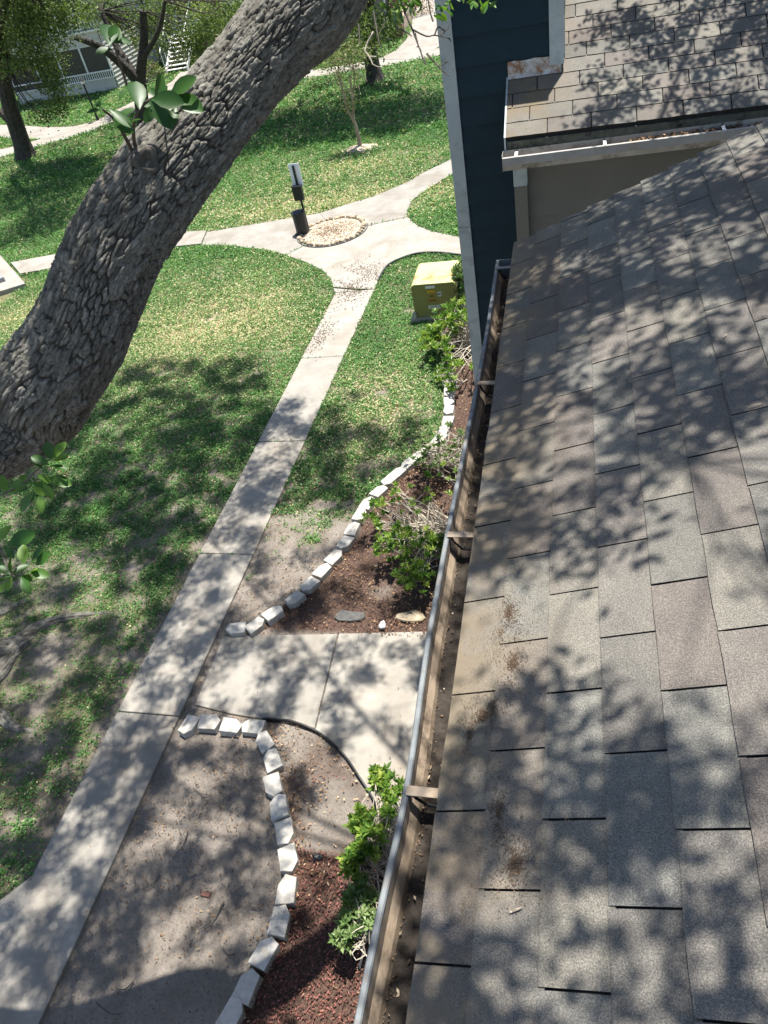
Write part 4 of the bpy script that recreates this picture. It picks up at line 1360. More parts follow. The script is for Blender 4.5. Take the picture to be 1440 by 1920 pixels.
# knot on the trunk and roots at the base
kq = AD(268, 282, 2.98)
for i, (pxs, r0) in enumerate([([(-170, 1290), (-40, 1262), (30, 1215), (75, 1180), (140, 1158), (225, 1148)], .15), ([(-190, 1310), (-60, 1300), (-5, 1275), (25, 1235), (60, 1195), (80, 1178)], .16),
                               ([(-180, 1330), (-60, 1330), (0, 1345), (30, 1365), (75, 1378)], .13), ([(-150, 1215), (-60, 1180), (-10, 1160), (30, 1140), (60, 1118)], .10), ([(-170, 1270), (-40, 1225), (0, 1212), (30, 1203), (60, 1188)], .13)]):
    Pq = spline([G(a, b_, 0) for a, b_ in pxs], 46)
    tt = np.linspace(0, 1, 46)
    rr = r0 * (1 - tt) ** .7 + .015
    Pq[:, 2] = rr * .45 - .02 * tt
    V, Fq, at = bark_tube(Pq, rr, 46, 40, .14, .05, .012, 30 + i)
    put('root', V, Fq, M['oak'], oak, smooth=True, attrs=at)
kn = MB()
a = unit(kq - PT[np.argmin(np.linalg.norm(PT - kq, axis=1))])
c0 = PT[np.argmin(np.linalg.norm(PT - AD(262, 290, 3.2), axis=1))]
c0 = c0 + unit(AD(258, 288, 2.9) - c0) * .205
th = np.arange(14) * 2 * math.pi / 14
w_ = unit(np.array([0, 0, H]) - c0); e1 = unit(np.cross(w_, [0, 0, 1.0])); e2 = np.cross(w_, e1)
V = []
for rr, dd in [(.058, -.03), (.046, .012), (.036, .018), (.025, .002), (.005, -.004)]:
    for a_ in th:
        V.append(c0 + (e1 * math.cos(a_) + e2 * math.sin(a_)) * rr * (1 + .18 * math.sin(3 * a_ + rr * 40)) + w_ * dd)
Fc = [(i * 14 + j, i * 14 + (j + 1) % 14, (i + 1) * 14 + (j + 1) % 14, (i + 1) * 14 + j) for i in range(4) for j in range(14)]
put('knot', np.array(V), Fc, M['oak'], oak, smooth=True, attrs={'plate': np.full(len(V), .25), 'groove': np.full(len(V), .6)})


# ---- canopy of the oak: clumps hung where its shade falls
def box2(x, y, x0, x1, y0, y1, v, f=.35):
    return v * sstep(x0 - f, x0 + f, x) * sstep(x1 + f, x1 - f, x) * sstep(y0 - f, y0 + f, y) * sstep(y1 + f, y1 - f, y)


def sh_ground(x, y):
    p_ = box2(x, y, -13, -4.3, -1, 10.9, .92, .5) * (1 - .05 * sstep(6.5, 3.5, y))
    for a in [(-9.6, -6.3, 10.2, 12.7, .95, .35), (-15, -10, 9, 12.2, .9, .5), (-5, -2.5, -1.2, 4.0, .66, .25), (-5.8, -4.6, 0, 10.8, 1.0, .12), (-4.7, -2.5, 8.7, 10.2, 1.0, .2), (-4.4, -1.6, 5.5, 8.6, .40, .3), (-4.6, -3.2, 4.0, 5.5, .72, .2), (-3.3, -1.6, 4.0, 5.6, .34, .2)]:
        p_ = np.maximum(p_, box2(x, y, *a))
    return p_


def sh_near(x, y):
    p_ = box2(x, y, -.5, 2.0, -1.5, .95, .82, .12)
    for a in [(-.5, 2, .95, 1.25, .5, .1), (-.5, 2, 1.2, 1.9, .50, .1), (-.5, 2, 1.9, 4.2, 1.35, .12)]:
        p_ = np.maximum(p_, box2(x, y, *a))
    return p_


def sh_far(x, y):
    return box2(x, y, .12 , 2.4, 5.4, 9, .85, .10) * (1 - .8 * box2(x, y, -.2, .35, 6.2, 6.6, 1, .12))


def canopy(fn, zs, dens, x0, x1, y0, y1, z0, z1, per, rad, L, seed, thr=.50, soft=.09, nfreq=1.1):
    rg = np.random.default_rng(seed)
    ntry = int(dens * (x1 - x0) * (y1 - y0) / per)
    x = rg.uniform(x0, x1, ntry); y = rg.uniform(y0, y1, ntry)
    p_ = fn(x, y)
    g_ = fbm(x * nfreq, y * nfreq, seed, 3)
    k = rg.random(ntry) < p_ * sstep(thr - soft - .25 * (p_ - .6), thr + soft - .25 * (p_ - .6), g_)
    x, y = x[k], y[k]
    z = rg.uniform(z0, z1, len(x)); dz = z - zs(x, y)
    C = np.stack([x + SX * dz, y + SY * dz, z], 1)
    n = len(C)
    off = rg.normal(size=(n, per, 3)) * np.array([rad, rad, rad * .6])
    P = (C[:, None] + off).reshape(-1, 3)
    P = P[P[:, 2] > 7.75]
    L_ = L * rg.uniform(.7, 1.25, len(P))
    return C, leaves(P, L_, L_ * .46, .35, .1, rg.random(len(P)), rg)


C1, l1 = canopy(lambda x, y: sh_ground(x, y) * (y >= 5.6), lambda x, y: 0 * x, 3000, -15, -1.6, -1.5, 13, 8.0, 10.4, 210, .115, .068, 41, .32, .14, 1.0)
C0, l0 = canopy(lambda x, y: sh_ground(x, y) * (y < 5.6), lambda x, y: 0 * x, 3300, -11, -1.6, -1.5, 5.8, 8.0, 9.6, 120, .085, .066, 47, .36, .13, 2.2)
C2, l2 = canopy(sh_near, lambda x, y: rz(x), 5200, -.6, 2.0, -1.6, 4.2, 8.8, 10.6, 130, .08, .060, 42, .32, .14, 2.0)
C3, l3 = canopy(sh_far, lambda x, y: uz(y), 3000, -.2, 2.4, 5.4, 9.0, 8.2, 8.8, 100, .07, .060, 43, .32, .14, 2.0)
V, Fq, at = join([l0, l1, l2, l3])
put('crown', V, Fq, M['leaf_oak'], oak, attrs=at)
# boughs and branches carrying the clumps
tip = PT[-1]
lim = MB()
ALLC = np.vstack([C0, C1, C2, C3])
rgb = np.random.default_rng(5)
starts = [(PT[-1], .26), (PT[-25], .22), (PT[60] + [0, 0, .2], .2), (PT[-12], .22)]
hubs = []
hubT = [(-6.2, 7.6, 10.6), (-9, 8.2, 10.8), (-8.2, 13.0, 10.8), (.8, 2.6, 10.2), (1.4, 7.6, 9.4), (1.6, 4.4, 10.2), (-9.5, 5, 10.6)]
for hp in hubT:
    hp = np.array(hp)
    st, r0 = min(starts, key=lambda q: np.linalg.norm(q[0] - hp) + (3 if q[0][2] < 4 else 0))
    mid = (st + hp) / 2 + np.array([rgb.normal(0, .3), rgb.normal(0, .3), .9])
    Pq = spline([st, st * .7 + mid * .3 + [0, 0, .45], mid, hp], 16)
    if Pq[2:, 2].min() < 7.7: Pq[2:, 2] = np.maximum(Pq[2:, 2], 7.75)
    lim.tube(Pq, np.linspace(r0 * .16, .008, 16), 8, False)
    hubs.append((Pq, hp))
HP = np.vstack([h[0][6:] for h in hubs])
for c in ALLC[::2]:
    d = np.linalg.norm(HP - c, axis=1)
    q = HP[np.argmin(d)]
    if d.min() > 1.3: continue
    lim.tube(spline([q, (q + c) / 2 + rgb.normal(0, .12, 3), c], 5), np.linspace(.006, .003, 5), 4, False)
put('branches', np.array(lim.v), lim.f, M['treebark'], oak)

# ---- leafy sprouts close to the eye
def leafblade(mb, base, d, n_, L, W, curl=.12):
    d = unit(np.asarray(d, float)); n_ = np.asarray(n_, float); s = unit(np.cross(d, n_)); n_ = np.cross(s, d)
    prof = [(0, .05), (.15, .38), (.38, .86), (.6, 1.0), (.8, .80), (.94, .38), (1.0, .04)]
    V = []
    for t_, w_ in prof:
        c = base + d * L * t_ - n_ * L * curl * t_ * t_
        e = n_ * W * .16 * w_
        V += [c + s * W * .5 * w_ + e, c, c - s * W * .5 * w_ + e]
    Fc = []
    for i in range(len(prof) - 1):
        Fc += [(3 * i, 3 * i + 3, 3 * i + 4, 3 * i + 1), (3 * i + 1, 3 * i + 4, 3 * i + 5, 3 * i + 2)]
    mb.append((np.array(V), Fc))


def sprig(px_stem, leafpx, L, W, mat, twig_r, name='sprig', rg=np.random.default_rng(3), toeye=.55, label=None):
    """px_stem: [(px,py,depth)...]; leafpx: [(base px,py, tip px,py, depth)]"""
    S_ = .68 if px_stem[-1][0] > 150 else .80
    P = spline([AD(a_, b_, c_ * S_) for a_, b_, c_ in px_stem], 16)
    so_ = MB().tube(P, np.linspace(twig_r * .7, twig_r * .3, 16), 6).put(name, M['twig'], oak, label=label)
    mb = []
    tn = []
    for bx, by, tx, ty, dp in leafpx:
        dp *= S_
        b_ = AD(bx, by, dp); tp = AD(tx, ty, dp + rg.uniform(-.04, .04))
        L_ = np.linalg.norm(tp - b_)
        eye = unit(np.array([0, 0, H]) - b_)
        nn = eye * toeye + np.array([0, 0, .7]) + rg.normal(0, .35, 3)
        leafblade(mb, b_, tp - b_, nn, L_, L_ * W * rg.uniform(.85, 1.1))
        tn.append(rg.random() * (.45 if px_stem[-1][0] > 150 else 1))  # upper sprouts: their shade is put into darker leaf tones
    V = np.vstack([q[0] for q in mb]); Fc = []; o_ = 0
    for v, f_ in mb:
        Fc += [tuple(i + o_ for i in g) for g in f_]; o_ += len(v)
    tone = np.concatenate([np.full(len(q[0]), t_) for q, t_ in zip(mb, tn)])
    put('leaves', V, Fc, M[mat], so_, smooth=True, attrs={'tone': tone})
    return so_


# sprout on the trunk (upper left)
sprig([(252, 292, 4.55), (232, 252, 4.2), (212, 222, 3.9), (192, 205, 3.7)],
      [(212, 222, 247, 246, 3.8), (205, 205, 246, 235, 3.75), (222, 190, 236, 165, 3.75), (192, 208, 160, 208, 3.7), (200, 198, 178, 188, 3.75), (216, 225, 250, 200, 3.9), (236, 235, 262, 220, 3.9), (190, 204, 180, 188, 3.7)], .1, .46, 'leaf_spring', .012, label='leafy sprout on the oak trunk')
sprig([(255, 290, 4.6), (250, 240, 4.2), (262, 205, 4.0), (285, 185, 3.9), (320, 178, 3.85)],
      [(262, 205, 252, 145, 3.9), (280, 187, 325, 240, 3.85), (283, 185, 342, 190, 3.85), (290, 180, 308, 138, 3.85), (318, 180, 365, 142, 3.85), (325, 180, 378, 205, 3.9), (330, 200, 322, 232, 3.9), (300, 185, 280, 165, 3.9), (270, 195, 262, 160, 4.0), (332, 178, 352, 160, 3.9)], .1, .48, 'leaf_spring', .012, label='dark leafy sprout across the oak trunk')
sprig([(238, 160, 4.2), (225, 120, 4.0), (215, 90, 3.9), (205, 70, 3.8)], [(205, 86, 205, 40, 3.8), (206, 82, 222, 48, 3.82), (214, 80, 245, 76, 3.85), (212, 92, 178, 98, 3.9)], .1, .6, 'leaf_spring', .008, label='broad dark leaves above the trunk sprout')
sprig([(318, 225, 4.7), (305, 212, 4.4), (296, 190, 4.2)], [(300, 205, 262, 190, 4.3), (296, 195, 270, 228, 4.3), (297, 190, 312, 160, 4.2)], .1, .45, 'leaf_spring', .008)
# leaves at the left edge
sprig([(20, 850, 4.5), (-25, 905, 4.1), (-20, 930, 3.7), (10, 925, 3.5), (45, 905, 3.4), (70, 880, 3.35), (95, 860, 3.3)],
      [(95, 862, 88, 828, 3.3), (98, 860, 122, 828, 3.3), (100, 868, 128, 852, 3.3), (92, 872, 58, 855, 3.3), (80, 880, 60, 860, 3.3), (98, 872, 125, 880, 3.32), (70, 890, 96, 905, 3.35), (55, 905, 22, 912, 3.4), (50, 908, 42, 888, 3.4), (35, 918, 12, 925, 3.45),
       (60, 905, 88, 915, 3.4), (72, 930, 78, 962, 3.4), (62, 928, 35, 958, 3.4), (90, 895, 132, 908, 3.35), (15, 922, -8, 890, 3.5), (80, 905, 100, 935, 3.4), (60, 912, 85, 928, 3.4), (110, 890, 125, 900, 3.35)], .1, .52, 'leaf_spring', .008, label='bright glossy oak leaves below the trunk')
sprig([(-20, 850, 4.65), (-70, 940, 4.2), (-50, 1015, 3.7), (-5, 1020, 3.4), (10, 1055, 3.3), (25, 1080, 3.25), (45, 1075, 3.2)],
      [(22, 1075, 18, 1040, 3.2), (24, 1075, 53, 1058, 3.2), (20, 1078, -5, 1060, 3.2), (20, 1080, -2, 1090, 3.2), (22, 1082, 12, 1108, 3.2), (55, 1070, 92, 1080, 3.2), (48, 1078, 68, 1065, 3.2), (40, 1082, 55, 1113, 3.2), (40, 1080, 62, 1088, 3.2), (45, 1060, 42, 1020, 3.25), (68, 1060, 90, 1035, 3.25), (60, 1050, 78, 1028, 3.25),
       (15, 1022, 62, 1000, 3.35), (5, 1024, 25, 1045, 3.35), (-5, 1018, 18, 985, 3.4), (10, 1090, 0, 1112, 3.2)], .1, .52, 'leaf_spring', .008, label='bright glossy oak leaves over the lawn edge')
# hanging twig in front of the corner board
tw = MB()
D0 = 4.6
for pl_ in [[(740, -30), (756, 15), (773, 55), (790, 100), (800, 122)], [(773, 55), (800, 68), (815, 66), (842, 72)], [(788, 92), (792, 108), (796, 120)], [(778, 62), (784, 85), (781, 88)], [(800, 100), (822, 125), (842, 142)], [(822, 125), (840, 115)], [(815, 66), (822, 50), (835, 58), (842, 46)],
            [(826, 66), (838, 55)], [(728, -30), (727, 10), (720, 45), (712, 60)], [(700, 20), (706, 55), (712, 85), (716, 92)], [(672, 45), (674, 70), (675, 86)], [(742, 50), (765, 62), (772, 68)], [(842, 72), (846, 78)], [(812, 40), (806, 20), (800, -20)]]:
    Pq = spline([AD(a, b_, D0) for a, b_ in pl_], 10)
    tw.tube(Pq, np.linspace(.009 if len(pl_) > 4 else .006, .003, 10), 5)
hs = tw.put('sprig', M['twig'], oak, label='hanging bare oak twig in front of the wall corner')
mb = []; tn = []
rg = np.random.default_rng(8)
for (a, b_, n) in [(735, 12, 9), (770, 3, 8), (720, 4, 6), (812, 14, 6), (822, 22, 3), (826, 28, 2), (850, 0, 5), (905, -2, 5), (930, 2, 3), (745, 20, 4), (880, -4, 4), (752, -8, 8)]:
    for i in range(n):
        bx = a + rg.normal(0, 9); by = b_ + rg.normal(0, 6)
        an = rg.uniform(0, 6.28)
        bb = AD(bx, by, D0 + rg.normal(0, .1)); tp = AD(bx + 15 * math.cos(an), by + 13 * abs(math.sin(an)) + 4, D0)
        leafblade(mb, bb, tp - bb, rg.normal(0, .6, 3) + np.array([0, -.3, .8]), np.linalg.norm(tp - bb), .025)
        tn.append(.3 + .7 * rg.random())
V = np.vstack([q[0] for q in mb]); Fc = []; o_ = 0
for v, f_ in mb:
    Fc += [tuple(i + o_ for i in g) for g in f_]; o_ += len(v)
put('leaves', V, Fc, M['leaf_spring'], hs, smooth=True, attrs={'tone': np.concatenate([np.full(len(q[0]), t_) for q, t_ in zip(mb, tn)])})
sp = MB()
for pl_ in [[(700, 60), (684, 92), (694, 108), (700, 122), (715, 126)], [(694, 106), (706, 106)]]:
    sp.tube(spline([AD(a, b_, 5.5) for a, b_ in pl_], 8), np.linspace(.008, .003, 8), 5)
sp.put('dead_twig', M['stem'], oak, label='pale bare twig hanging below the limb')


# ================================================================ SHRUBS
def shrub(name, base, blobs, nros, matn, nst, L, label, seed, group=None, stemr=.012, htop=.0):
    """blobs: [(px,py,z,rx,ry,rz)]; rosettes of leaves fill them; pale stems reach them"""
    rg = np.random.default_rng(seed)
    root = empty(name, base, label=label, cat='shrub', group=group)
    Cs = []
    for (px, py, z, rx, ry, rz_, wgt) in blobs:
        c = G(px, py, z)
        m_ = max(1, int(nros * wgt))
        d = unit(rg.normal(size=(m_, 3))) * (rg.random((m_, 1)) ** .4)
        Cs.append(c + d * np.array([rx, ry, rz_]))
    Cs = np.vstack(Cs); Cs[:, 2] = np.maximum(Cs[:, 2], .06)
    per = 9
    P = np.repeat(Cs, per, 0)
    an = np.tile(np.arange(per) * 2.4, len(Cs)) + np.repeat(rg.random(len(Cs)) * 6, per)
    el = np.tile(np.linspace(.1, 1.0, per), len(Cs)) + rg.normal(0, .15, len(P))
    ax = unit(rg.normal(0, .35, (len(Cs), 3)) + [0, 0, 1]); 
    D = np.stack([np.cos(an) * np.cos(el), np.sin(an) * np.cos(el), np.sin(el)], 1) + np.repeat(ax, per, 0) * .3
    D = unit(D)
    Ls = L * rg.uniform(.7, 1.2, len(P))
    tone = np.clip(np.repeat(rg.random(len(Cs)), per) * .7 + .3 * rg.random(len(P)), 0, 1)
    V, Fq, at = leaves(P, Ls, Ls * .42, .6, 0, tone, rg, D=D)
    st = MB()
    bs = np.array(base)
    hubs_ = []
    for i in range(nst):
        c = Cs[rg.integers(len(Cs))]
        b_ = bs + np.array([rg.normal(0, .12), rg.normal(0, .2), 0])
        m1 = b_ * .55 + c * .45 + np.array([rg.normal(0, .08), rg.normal(0, .08), .06 + .05 * rg.random()])
        Pq = spline([b_, m1, c], 9)
        st.tube(Pq, np.linspace(stemr * rg.uniform(.7, 1.2), .004, 9), 5, False)
        for k in range(3):
            q = Pq[rg.integers(3, 8)]
            c2 = Cs[np.argmin(np.linalg.norm(Cs - (q + rg.normal(0, .18, 3) + [0, 0, .1]), axis=1))]
            if np.linalg.norm(c2 - q) < .6:
                st.tube(spline([q, (q + c2) / 2 + rg.normal(0, .04, 3), c2], 5), np.linspace(.006, .003, 5), 4, False)
    put('stems', np.array(st.v), st.f, M['stem'], root)
    put('foliage', V, Fq, M[matn], root, attrs=at)
    return root


shrub('shrub', G(760, 1640), [(712, 1462, .55, .12, .14, .12, .22), (680, 1540, .55, .13, .16, .14, .30), (700, 1580, .6, .14, .2, .16, .25), (665, 1620, .5, .12, .18, .16, .2), (735, 1500, .6, .1, .3, .15, .2)], 135, 'leaf_shrub', 44, .085, 'bright green leggy shrub growing under the near gutter', 1)
shrub('shrub', G(735, 1790), [(672, 1690, .5, .14, .2, .14, .5), (650, 1745, .45, .13, .16, .14, .4), (690, 1720, .5, .12, .2, .15, .2)], 95, 'leaf_dull', 22, .075, 'dull green shrub beside red mulch under the near gutter', 2)
shrub('shrub', G(850, 1010), [(745, 1020, .45, .35, .35, .22, .34), (775, 1080, .4, .3, .28, .2, .28), (700, 965, .4, .22, .3, .18, .12), (810, 1020, .6, .2, .3, .2, .2), (760, 930, .55, .5, .4, .2, .09), (830, 900, .7, .3, .5, .2, .06)], 190, 'leaf_shrub', 90, .085, 'wide twiggy shrub with bare pale stems behind the slanting blocks', 3, stemr=.016)
shrub('shrub', G(885, 880), [(800, 850, .5, .35, .5, .2, .5), (840, 830, .6, .3, .5, .2, .4), (780, 845, .45, .2, .3, .15, .2)], 60, 'leaf_dull', 55, .08, 'sparse twiggy shrub between the slanting blocks and the gutter', 4)
shrub('shrub', G(900, 650), [(830, 612, .5, .35, .7, .22, .36), (860, 590, .7, .3, .5, .22, .3), (810, 640, .4, .22, .4, .2, .2), (835, 665, .4, .3, .5, .2, .12), (865, 680, .5, .3, .6, .2, .06)], 170, 'leaf_shrub', 80, .11, 'yellow green shrub in front of the olive cabinet', 5, stemr=.014)
shrub('shrub', G(885, 570), [(862, 520, .8, .18, .4, .35, .5), (866, 545, .5, .16, .35, .3, .5)], 110, 'leaf_dull', 18, .12, 'upright shrub between the olive cabinet and the wall corner', 6)
shrub('shrub', G(850, 715), [(828, 703, .15, .12, .25, .1, .5), (845, 728, .15, .1, .2, .08, .3), (848, 700, .2, .15, .3, .1, .3)], 26, 'leaf_shrub', 14, .10, 'low green sprigs at the end of the short block row', 7)

# ================================================================ FAR TREES
def bgtree(name, base, trunks, blobs, L, mat, label, seed, group=None, bark='treebark', nseg=10):
    """trunks: [(points, r0, r1)]; blobs: [(centre, rx, ry, rz, n)]"""
    rg = np.random.default_rng(seed)
    root = empty(name, base, label=label, cat='tree', group=group)
    tb = MB()
    for P, r0, r1 in trunks:
        Pq = spline(P, 14)
        rr = np.linspace(r0, r1, 14)
        if Pq[0][2] < .3: rr[0] *= 1.45; rr[1] *= 1.12
        tb.tube(Pq, rr, nseg, True)
    ends = [np.array(P[-1], float) for P, _, _ in trunks]
    mids = [np.array(P[len(P) // 2], float) for P, _, _ in trunks]
    PL_ = []; tn = []
    for c, rx, ry, rz_, n in blobs:
        c = np.array(c, float)
        ncl = max(4, n // 45)
        big = rx * ry > 3.5
        d = unit(rg.normal(size=(ncl, 3))) * (rg.random((ncl, 1)) ** .45)
        cl = c + d * np.array([rx, ry, rz_])
        off = rg.normal(size=(ncl, 45, 3)) * np.array([.30, .30, .18]) * (L / .14) ** .6 * (.8 if big else 1)
        PL_.append((cl[:, None] + off).reshape(-1, 3))
        tn.append(np.clip(np.repeat(rg.random(ncl), 45) * .55 + .45 * rg.random(ncl * 45), 0, 1))
        e = min(ends, key=lambda q: np.linalg.norm(q - c))
        for k in range(0, ncl, max(1, ncl // 4)):
            tb.tube(spline([e, (e + cl[k]) / 2 + rg.normal(0, .25, 3), cl[k]], 6), np.linspace(min(.035, r1 * .4), .006, 6), 5, False)
    tb.put('trunk', M[bark], root)
    P = np.vstack(PL_); tn = np.concatenate(tn)
    k = P[:, 2] > .25
    P, tn = P[k], tn[k]
    Ls = L * rg.uniform(.6, 1.3, len(P))
    V, Fq, at = leaves(P, Ls, Ls * .5, .3, .1, tn, rg)
    put('crown', V, Fq, M[mat], root, attrs=at)
    return root


FT = 'oaks beyond the lawn'
# oak behind the young tree
b0 = G(705, 153)
bgtree('oak_tree', b0, [([b0 + [0, 0, -.1], b0 + [-.05, 0, 1.0], b0 + [.0, .1, 2.2], b0 + [-.1, .1, 4.2], b0 + [.2, .0, 6.0]], .36, .2), ([b0 + [-.05, 0, 2.0], b0 + [-1.0, -.5, 3.6], b0 + [-2.4, -1, 5.2]], .2, .1), ([b0 + [0, 0, 2.4], b0 + [1.2, -.8, 4.2], b0 + [2.6, -1.5, 5.6]], .2, .1)],
       [((-10.4, 31.4, 6.8), 4.4, 3.2, 1.2, 26000), ((-6.0, 31.2, 6.8), 3.4, 2.8, 1.2, 18000), ((-7.5, 35.5, 7.2), 4, 2.5, 1.4, 1500), (AY(690, 65, 34.0), 1.0, .8, .9, 1100), (AY(655, 55, 33.5), 1.2, .8, .9, 900), (AY(720, 45, 34.5), .9, .8, .8, 700), (AY(610, 90, 36.5), 1.2, .9, .7, 800)],
       .15, 'leaf_far', 'dark trunked oak shading the lawn behind the young slim tree', 21, FT)
# big oak at the left edge
b0 = G(50, 296)
tl = [b0 + [0, 0, -.1], AY(33, 245, b0[1]), AY(16, 190, b0[1] - .2), AY(6, 140, b0[1] - .4), AY(0, 100, b0[1] - .6)]
bgtree('oak_tree', b0, [(tl, .40, .24), ([tl[1] + [.05, 0, .0], AY(2, 212, b0[1]), AY(-30, 185, b0[1])], .19, .12), ([tl[3], tl[3] + [1.5, -1, 1.6], tl[3] + [4, -2, 3.4]], .2, .1), ([tl[4], tl[4] + [.5, -1, 2.5], tl[4] + [3, -3, 4.5]], .2, .1)],
       [(AY(25, 60, 30.0), 1.7, 1.0, 1.0, 2000), (AY(75, 55, 29.6), 1.5, 1.0, 1.0, 2000), (AY(70, 120, 29.8), 1.2, .8, .8, 1500), (AY(98, 165, 29.8), .6, .6, .6, 700), (AY(92, 210, 29.8), .55, .5, .35, 450), (AY(20, 15, 29.5), 1.8, 1.0, .8, 1500), (AY(120, 20, 30.5), 1.3, 1.0, .8, 1500), (AY(15, 110, 30), 1.0, .8, .6, 700), (AY(110, 190, 29.8), .5, .5, .4, 420),
        ((-18.8, 28.0, 7.3), 4.2, 3.0, 1.2, 20000), ((-21, 32.5, 7.4), 4, 3, 1.3, 2000), ((-17.0, 24.0, 7.4), 1.7, 2.0, .9, 5500), ((-14.2, 31.8, 7.3), 2.6, 2.4, 1.0, 9000)],
       .14, 'leaf_far', 'thick trunked oak beside the far walk and porch', 22, FT)
# forked oak in front of the steps
b0 = G(272, 236)
fk = AY(262, 158, b0[1])
bgtree('oak_tree', b0, [([b0 + [0, 0, -.1], AY(266, 195, b0[1]), fk], .36, .3), ([fk, AY(238, 130, b0[1] - .3), AY(205, 100, b0[1] - .6), AY(175, 82, b0[1] - 1), AY(140, 70, b0[1] - 1.2)], .25, .10), ([fk, AY(266, 115, b0[1]), AY(270, 70, b0[1]), AY(268, 20, b0[1])], .24, .15), ([fk, AY(240, 120, b0[1] + .4), AY(215, 80, b0[1] + .8), AY(190, 20, b0[1] + 1)], .2, .1),
                        ([AY(262, 120, b0[1]), AY(296, 60, b0[1] - .5), AY(310, 0, b0[1] - .5)], .12, .07)],
       [(AY(250, 25, 37.0), 1.8, 1.0, .9, 1700), (AY(205, 30, 37.5), 1.2, .9, .7, 900), (AY(320, 30, 37.5), 1.8, 1.0, 1.0, 2200), (AY(385, 55, 37), 1.2, 1.0, 1.1, 2000), (AY(345, 85, 37.2), 1.0, .8, .7, 1100), (AY(420, 20, 36.5), 1.2, 1.0, .9, 1600), (AY(180, 15, 37), 1.2, .8, .6, 700), ((-19, 36, 6.5), 4, 3, 1.2, 2200), (AY(300, 75, 38), .9, .7, .5, 350), (AY(260, 75, 38), .8, .6, .5, 350)],
       .14, 'leaf_far', 'forked dark oak standing in front of the far steps', 23, FT)
# a tree further right behind the limb
b0 = G(520, 120)
bgtree('oak_tree', b0, [([b0 + [0, 0, -.1], b0 + [.1, 0, 1.5], b0 + [.2, 0, 3.2]], .26, .14)], [(AY(540, 60, 42), 2.0, 1.2, 1.2, 2200), (AY(600, 30, 43), 2.0, 1.2, 1.0, 1600), (AY(470, 60, 42), 2.0, 1.2, 1.2, 1400), (AY(660, 10, 44), 1.6, 1.2, .8, 1000)], .15, 'leaf_far', 'leafy oak behind the far walk, mostly hidden by the big limb', 24, FT)
# young slim tree with bare tan stems
b0 = G(676, 279)
jn = AY(664, 228, b0[1])
bgtree('young_tree', b0, [([b0 + [0, 0, -.05], AY(671, 252, b0[1]), jn, AY(652, 205, b0[1]), AY(644, 175, b0[1]), AY(636, 145, b0[1])], .075, .035), ([jn, AY(662, 205, b0[1]), AY(659, 170, b0[1]), AY(656, 140, b0[1])], .05, .03), ([AY(661, 190, b0[1]), AY(664, 160, b0[1] + .1), AY(664, 130, b0[1] + .1)], .03, .02)],
       [(AY(632, 118, b0[1]), .55, .5, .35, 520), (AY(660, 108, b0[1]), .5, .5, .4, 420), (AY(615, 105, b0[1]), .4, .4, .3, 260), (AY(645, 90, b0[1]), .6, .5, .35, 320), (AY(655, 198, b0[1]), .22, .2, .12, 60), (AY(685, 105, b0[1]), .3, .3, .25, 130)], .085, 'leaf_pale', 'young slim tree with bare tan stems in the open lawn', 25, None, 'myrtle', 8)
put('mulch_patch', np.array([(b0[0] + .75 * r * math.cos(a) * (1 + .15 * math.sin(3 * a)), b0[1] + .5 * r * math.sin(a), (.05 + .05 * (1.3 - r)) if r < .9 else -.01) for r in (.35, 1) for a in np.arange(16) * math.pi / 8] + [(b0[0], b0[1], .12)]),
    [(i, 16 + i, 16 + (i + 1) % 16, (i + 1) % 16) for i in range(16)] + [(32, i, (i + 1) % 16) for i in range(16)], M['gravel'], kind='stuff', label='patch of pale wood chips round the young slim tree')

# ---- low far bushes
def bush(px, py, rx, ry, rz_, n, mat, label, seed, L=.12):
    c = G(px, py)
    rg = np.random.default_rng(seed)
    root = empty('bush', c, label=label, cat='bush')
    d = unit(rg.normal(size=(n, 3))) * (rg.random((n, 1)) ** .25); d[:, 2] = np.abs(d[:, 2])
    P = c + d * np.array([rx, ry, rz_]) * (1 + .25 * (fbm(d[:, 0] * 3 + 5, d[:, 1] * 3 + d[:, 2] * 2, seed, 2)[:, None] - .5))
    V, Fq, at = leaves(P, L * rg.uniform(.6, 1.3, n), L * .5, .2, .3, rg.random(n), rg)
    put('foliage', V, Fq, M[mat], root, attrs=at)
    st = MB()
    for i in range(7):
        a = i * .9
        st.tube(spline([c, c + [rx * .25 * math.cos(a), ry * .25 * math.sin(a), rz_ * .5], c + [rx * .6 * math.cos(a), ry * .6 * math.sin(a), rz_ * .8]], 5), np.linspace(.03, .01, 5), 5)
    st.put('stems', M['twig'], root)


bush(45, 176, 1.0, .8, .9, 900, 'leaf_pale', 'yellow green bush beside the pale porch', 31)
bush(288, 146, .7, .6, .9, 800, 'leaf_pale', 'light green bush at the left of the far steps', 32)
bush(345, 128, 1.3, .6, .7, 900, 'leaf_pale', 'light green low hedge at the right of the far steps', 33)
bush(64, 198, .8, .6, .25, 400, 'leaf_far', 'dark low bush on the lawn by the porch', 34)
bush(777, 30, 1.2, 1.0, 1.5, 900, 'litter', 'dry tan bush beyond the brick planter', 35)

# ================================================================ FAR BUILDINGS
pb = empty('porch_house', (-27, 42.5, 0), label='pale sided building with dark screened porch and balcony', cat='building')
PX0, PX1, PYY = -31.5, -24.9, 42.55
MB().box(PX0 + .03, PX1 - .03, PYY + .9, 50, 0, 6.6).put('wall_core', M['palesiding'], pb)


